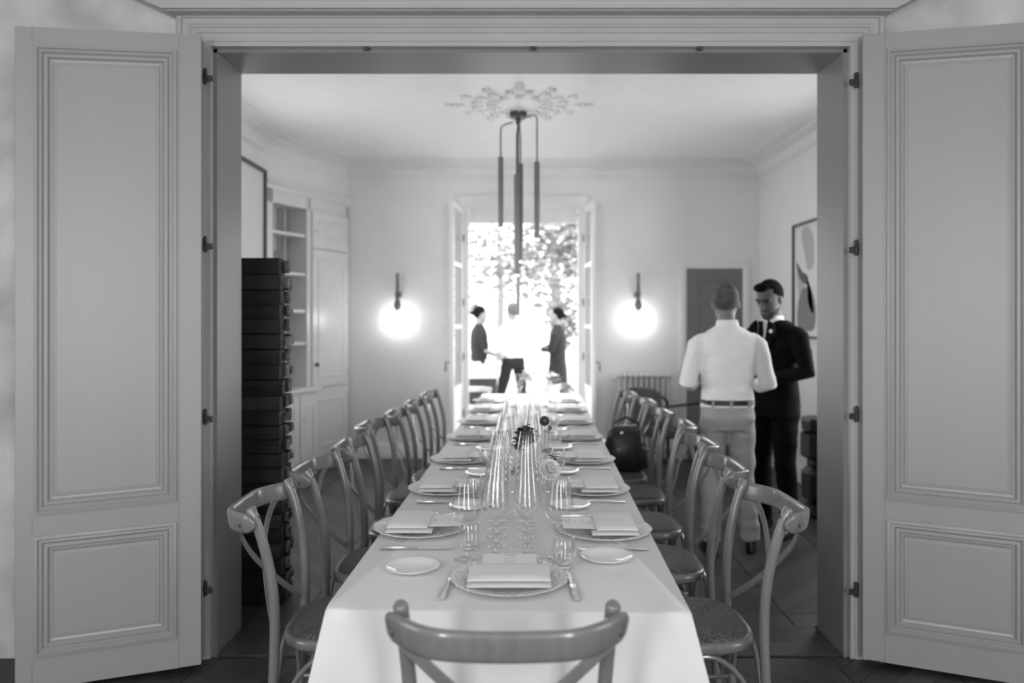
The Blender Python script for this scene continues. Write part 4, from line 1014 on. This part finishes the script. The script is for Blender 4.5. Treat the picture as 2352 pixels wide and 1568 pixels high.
    for (hip, knee, ank, toe) in legs:
        A0 = Vector(ank); tv = Vector(toe); mb = MB(); px_ = Vector((tv.y, -tv.x, 0))
        mt = Matrix(((px_.x, tv.x, 0, A0.x), (px_.y, tv.y, 0, A0.y), (0, 0, 1, 0), (0, 0, 0, 1)))
        mb.rings([(0.0, 0, 0.06, 0.045, 0.145), (0.028, 0, 0.06, 0.047, 0.148), (0.05, 0, 0.045, 0.043, 0.125), (0.075, 0, 0.01, 0.04, 0.075), (0.10, 0, -0.015, 0.038, 0.048)], 22, 0.9, mt)
        mb.build('shoe', M['shoe'], t, 50)
    if belt:
        MB().rings([(0.965, 0, 0, 0.172, 0.124), (0.968, 0, 0, 0.176, 0.128), (0.996, 0, 0, 0.174, 0.126), (0.999, 0, 0, 0.168, 0.12)], 30, 0.9).build('belt', M['black'], t)
        for a in (-0.115, 0.0, 0.115): MB().box(a-0.008, a+0.008, -0.134, -0.120, 0.958, 1.004).build('belt_loop', botm, t)
    # hair
    hm = MB(); vs = []; idx = {}
    n, m_ = 32, 20; C = Vector((0, -0.014, 0.030)); rad = Vector((0.0825, 0.100, 0.098))
    fs = []
    for i in range(m_+1):
        ph = -PI/2+PI*i/m_
        for k in range(n):
            a = 2*PI*k/n; vs.append(C+Vector((rad.x*math.cos(ph)*math.cos(a), rad.y*math.cos(ph)*math.sin(a), rad.z*math.sin(ph))))
    def keep(p):
        lim = 0.015+0.75*p.y if p.y > -0.02 else -0.055+0.0*p.y
        if p.y > 0.045: lim = 0.070
        if bald and p.z > 0.105 and p.y > -0.045: return False
        return p.z > lim
    for i in range(m_):
        for k in range(n):
            f = (i*n+k, i*n+(k+1) % n, (i+1)*n+(k+1) % n, (i+1)*n+k)
            c = sum((vs[j] for j in f), Vector())/4
            if keep(c): fs.append(f)
    hm.add([Hm @ v for v in vs], fs)
    if bun: hm.ball((0, -0.115, 0.01), 0.032, 12, Hm)
    if hairm is M['hairdark'] and not bun: hm.ball((0.01, 0.05, 0.098), (0.055, 0.045, 0.03), 14, Hm)
    ho = hm.build('hair', hairm, t, 180); sd = ho.modifiers.new('s', 'SOLIDIFY'); sd.thickness = 0.008
    if vox < 0.012:
        for s_ in (-1, 1):
            MB().ball((s_*0.031, 0.0865, 0.004), (0.013, 0.006, 0.006), 10, Hm).build('eye', M['black'], t, 180)
            MB().tube([Hm @ Vector(p) for p in ((s_*0.012, 0.100, 0.022), (s_*0.033, 0.098, 0.030), (s_*0.054, 0.082, 0.022))], 0.0045, 6).build('eyebrow', M['hairdark'] if not bald else M['hairgrey'], t)
    if beard:
        MB().rings([(-0.124, 0, 0.055, 0.026, 0.026), (-0.106, 0, 0.045, 0.0445, 0.0475), (-0.078, 0, 0.025, 0.0605, 0.0685), (-0.055, 0, 0.012, 0.0635, 0.074)], 28, 0.95, Hm).build('beard', M['beard'], t, 180)
        MB().tube([Hm @ Vector(p) for p in ((-0.028, 0.082, -0.058), (0, 0.096, -0.052), (0.028, 0.082, -0.058))], 0.007, 6).build('moustache', M['beard'], t)
    return t, Hm
# man in the white shirt, back to us
wm, _ = person('man in white shirt and light chinos standing with his back turned', (1.345, 5.10, 0), math.radians(-3), 0.975,
    arms=[((-0.185, 0, 1.395), (-0.262, -0.02, 1.10), (-0.16, 0.20, 1.08), (0.5, 0.9, 0.1), (0, 0, -1)), ((0.185, 0, 1.395), (0.262, -0.02, 1.09), (0.16, 0.21, 1.08), (-0.5, 0.9, 0.1), (0, 0, -1))],
    legs=[((-0.085, 0, 0.88), (-0.105, 0.015, 0.49), (-0.115, -0.02, 0.09), (-0.15, 0.988)), ((0.085, 0, 0.88), (0.105, 0.02, 0.49), (0.155, 0.01, 0.09), (0.2, 0.98))],
    look=(-0.15, -0.22), topm=M['shirt'], botm=M['chino'], skinm=M['skin'], hairm=M['hairgrey'], bald=True)
MB().rings([(1.478, 0, 0.0, 0.074, 0.070), (1.485, 0, 0, 0.074, 0.071), (1.515, 0, 0.004, 0.066, 0.064), (1.518, 0, 0.004, 0.060, 0.058)], 26).build('collar', M['shirt'], wm, 50)
MB().rings([(0.925, 0, 0, 0.170, 0.122), (0.945, 0, 0, 0.168, 0.120)], 26, 0.9)
# man in the dark suit, turned to the left towards him
sm, Hs = person('bearded man in black suit and tie looking down to his right', (1.815, 5.62, 0), math.radians(124), 1.0,
    arms=[((-0.19, 0, 1.40), (-0.27, 0.0, 1.12), (-0.14, 0.22, 1.08), (0.6, 0.8, 0.0), (0, 0, -1)), ((0.19, 0, 1.40), (0.27, -0.02, 1.12), (0.15, 0.22, 1.10), (-0.6, 0.8, 0.0), (0, 0, -1))],
    legs=[((-0.09, 0, 0.88), (-0.115, 0.03, 0.49), (-0.15, 0.02, 0.09), (-0.3, 0.95)), ((0.085, 0, 0.88), (0.10, 0.02, 0.49), (0.10, 0.0, 0.09), (0.2, 0.98))],
    look=(0.12, -0.38), topm=M['suit'], botm=M['suit'], skinm=M['skin2'], hairm=M['hairdark'], beard=True, jacket=True, sleeve='long', belt=False, hem=0.80)
# shirt front, collar, tie, boutonniere
sf = MB().add([(-0.050, 0.112, 1.475), (0.050, 0.112, 1.475), (0.005, 0.150, 1.20), (-0.005, 0.150, 1.20), (-0.052, 0.09, 1.475), (0.052, 0.09, 1.475), (0.005, 0.12, 1.2), (-0.005, 0.12, 1.2), (-0.03, 0.142, 1.36), (0.03, 0.142, 1.36)], [(0, 1, 9, 8), (8, 9, 2, 3), (4, 7, 6, 5), (0, 8, 3, 7, 4), (1, 5, 6, 2, 9), (0, 4, 5, 1)]); sf.build('shirt_front', M['shirt'], sm)
MB().rings([(1.455, 0, 0.01, 0.070, 0.074), (1.465, 0, 0.01, 0.070, 0.075), (1.505, 0, 0.012, 0.062, 0.064), (1.508, 0, 0.012, 0.056, 0.058)], 26).build('collar', M['shirt'], sm, 50)
MB().prism([(-0.014, 1.47), (0.014, 1.47), (0.010, 1.445), (0.026, 1.25), (0, 1.20), (-0.026, 1.25), (-0.010, 1.445)], 0.135, 0.158, 'y').build('tie', M['suit'], sm)
for s_ in (-1, 1):
    MB().prism([(s_*0.055, 1.475), (s_*0.10, 1.44), (s_*0.115, 1.36), (s_*0.09, 1.35), (s_*0.008, 1.17), (s_*0.006, 1.21)], 0.118, 0.140, 'y').build('lapel', M['suit'], sm)
MB().ball((-0.085, 0.145, 1.40), (0.017, 0.010, 0.015), 8).build('boutonniere', M['dahliapale'], sm, 180)
# three people outside
sleg = [((-0.085, 0, 0.88), (-0.10, 0.02, 0.49), (-0.11, 0, 0.09), (-0.1, 0.99)), ((0.085, 0, 0.88), (0.10, 0.02, 0.49), (0.11, 0, 0.09), (0.1, 0.99))]
fold = [((-0.175, 0, 1.38), (-0.22, 0.06, 1.12), (0.04, 0.20, 1.15), (1, 0.1, 0.1), (0, -1, 0)), ((0.175, 0, 1.38), (0.22, 0.06, 1.12), (-0.04, 0.22, 1.12), (-1, 0.1, 0.1), (0, -1, 0))]
fwd = [((-0.175, 0, 1.38), (-0.20, 0.05, 1.10), (-0.08, 0.26, 1.02), (0.3, 1, 0), (0, 0, -1)), ((0.175, 0, 1.38), (0.20, 0.05, 1.10), (0.08, 0.28, 1.02), (-0.3, 1, 0), (0, 0, -1))]
person('dark-haired waiter in dark top with grey apron outside, on the left', (-0.53, 11.0, 0), math.radians(-70), 0.94, arms=fwd, legs=sleg, look=(0, -0.1), topm=M['darkcloth'], botm=M['darkcloth'], skinm=M['skin'], hairm=M['hairdark'], sleeve='short', belt=False, vox=0.014, bun=True, group=None)
person('person in white shirt and dark trousers outside, in the middle', (-0.06, 11.3, 0), math.radians(25), 0.97, arms=fwd, legs=[((-0.085, 0, 0.88), (-0.17, 0.02, 0.49), (-0.24, 0, 0.09), (-0.1, 0.99)), ((0.085, 0, 0.88), (0.15, 0.02, 0.49), (0.19, 0, 0.09), (0.1, 0.99))], look=(0, -0.1), topm=M['shirt'], botm=M['darkcloth'], skinm=M['skin'], hairm=M['hairgrey'], sleeve='rolled', belt=False, vox=0.014)
person('dark-haired person in long dark dress with folded arms outside, on the right', (0.56, 11.0, 0), math.radians(75), 0.93, arms=fold, legs=sleg, look=(0, 0.05), topm=M['darkcloth'], botm=M['darkcloth'], skinm=M['skin'], hairm=M['hairdark'], sleeve='long', belt=False, vox=0.014, bun=True, skirt=True)

# ------------------------------------------------------------------ terrace and garden
struct('ground', MB().box(-20, 20, YF+0.3, 40, -0.15, 0.0).box(-20, 20, -16, YF+0.3, -0.6, -0.5), M['gravel'], 'sunlit pale gravel terrace outside the french window', 'ground')
tt = thing('terrace_table', 'white-topped service table outside behind the left casement', 'table', (-0.42, 9.75, 0))
MB().box(-0.36, 0.20, -0.3, 0.3, 0.765, 0.80, c=0.01).build('tabletop', M['cloth'], tt)
MB().box(-0.34, 0.06, -0.26, 0.26, 0.0, 0.765).build('black_skirt', M['black'], tt); MB().box(0.06, 0.17, -0.26, 0.26, 0.0, 0.765).build('grey_side', M['greycloth'], tt)
for i, (x, y, h, r, l) in enumerate(((-0.60, 9.72, 0.20, 0.05, 'pale jug at the left of the terrace table'), (-0.48, 9.70, 0.15, 0.06, 'round white jug in the middle of the terrace table'), (-0.36, 9.76, 0.17, 0.05, 'tall white jug at the right of the terrace table'))):
    t = thing('jug', l, 'jug', (x, y, 0.80), 0, 'jugs on the terrace table')
    MB().lathe([(0.01, 0), (r*0.7, 0), (r, h*0.35), (r*0.8, h*0.7), (r*0.5, h*0.85), (r*0.6, h)], 16).build('jug_body', M['china'], t, 180)
    MB().tube([(r*0.6, 0, h*0.85), (r*1.4, 0, h*0.7), (r*0.95, 0, h*0.3)], 0.007, 6).build('handle', M['china'], t)
oc = thing('terrace_chair', 'pale curved-back chair in front of the terrace table', 'chair', (-0.50, 9.0, 0))
MB().tube([(-0.2, 0.10, 0.66), (-0.1, 0.02, 0.68), (0.1, 0.02, 0.68), (0.2, 0.10, 0.66)], 1, 12, flat=(0.014, 0.030)).build('top_rail', M['pot'], oc)
MB().box(-0.2, 0.2, 0.1, 0.45, 0.42, 0.46, c=0.008).build('seat', M['pot'], oc)
for x in (-0.18, 0.18):
    MB().tube([(x, 0.10, 0), (x, 0.08, 0.66)], 0.014, 8).build('leg', M['pot'], oc); MB().tube([(x, 0.43, 0), (x, 0.43, 0.43)], 0.014, 8).build('leg', M['pot'], oc)
for i, (x, y, h, r, l) in enumerate(((0.40, 9.4, 0.70, 0.10, 'tall pale planter outside, near the table end'), (0.60, 9.9, 0.55, 0.13, 'wide pale planter outside by the right casement'))):
    t = thing('planter', l, 'planter', (x, y, 0), 0, 'pale planters on the terrace')
    MB().lathe([(0.01, 0), (r*0.7, 0), (r*0.95, h*0.93), (r*1.1, h*0.94), (r*1.1, h), (r*0.9, h), (r*0.85, h*0.9), (0.01, h*0.9)], 24).build('pot', M['pot'], t)
    leafblob(t, (0, 0, h+0.06), 0.12, 40, M['leaf'], 30+i)
def tree(x, y, h, R, seed, label, n=1500, m=None, ls=0.10):
    t = thing('tree', label, 'tree', (x, y, 0), 0, 'garden trees beyond the terrace')
    MB().tube([(0, 0, 0), (0.05, 0, h*0.35), (-0.04, 0, h*0.7)], [0.16, 0.13, 0.07], 10).build('trunk', M['bark'], t)
    rr = random.Random(seed); mb = MB()
    cl = [(Vector((rr.uniform(-R, R), rr.uniform(-R, R)*0.6, h*0.55+rr.uniform(-0.55, 1)*R*0.9)), rr.uniform(0.35, 0.7)*R) for _ in range(14)]
    for k in range(n):
        c, q = rr.choice(cl); d = Vector((rr.gauss(0, 0.5), rr.gauss(0, 0.5), rr.gauss(0, 0.5)))*q; p = c+d
        mt = Matrix.Translation(p) @ Matrix.Rotation(rr.uniform(0, 6.3), 4, 'Z') @ Matrix.Rotation(rr.uniform(-1.5, 1.5), 4, 'X'); s_ = ls*rr.uniform(0.6, 1.3)
        mb.add([mt @ Vector(v) for v in ((-s_, 0, 0), (0, -s_*0.5, 0.01), (s_, 0, 0), (0, s_*0.5, 0.01))], [(0, 1, 2, 3)])
    o = mb.build('foliage', m or M['leaf'], t, 180); o['kind'] = 'stuff'
tree(-2.9, 20, 5.0, 1.7, 1, 'leafy garden tree at the left of the window view', 1700)
tree(0.8, 17, 4.6, 1.4, 2, 'leafy garden tree right of the window centre', 2300)
tree(2.6, 22.5, 5.5, 1.8, 4, 'leafy garden tree at the right edge of the window view', 2300)
tree(1.35, 14.5, 2.7, 0.75, 8, 'low leafy shrub behind the folded-arms person', 900, ls=0.08)
tree(-1.3, 15.5, 2.9, 0.7, 9, 'low leafy shrub behind the waiter on the left', 500, ls=0.08)
tree(-0.6, 27, 6.6, 1.5, 6, 'tall far garden tree behind the middle person', 900)
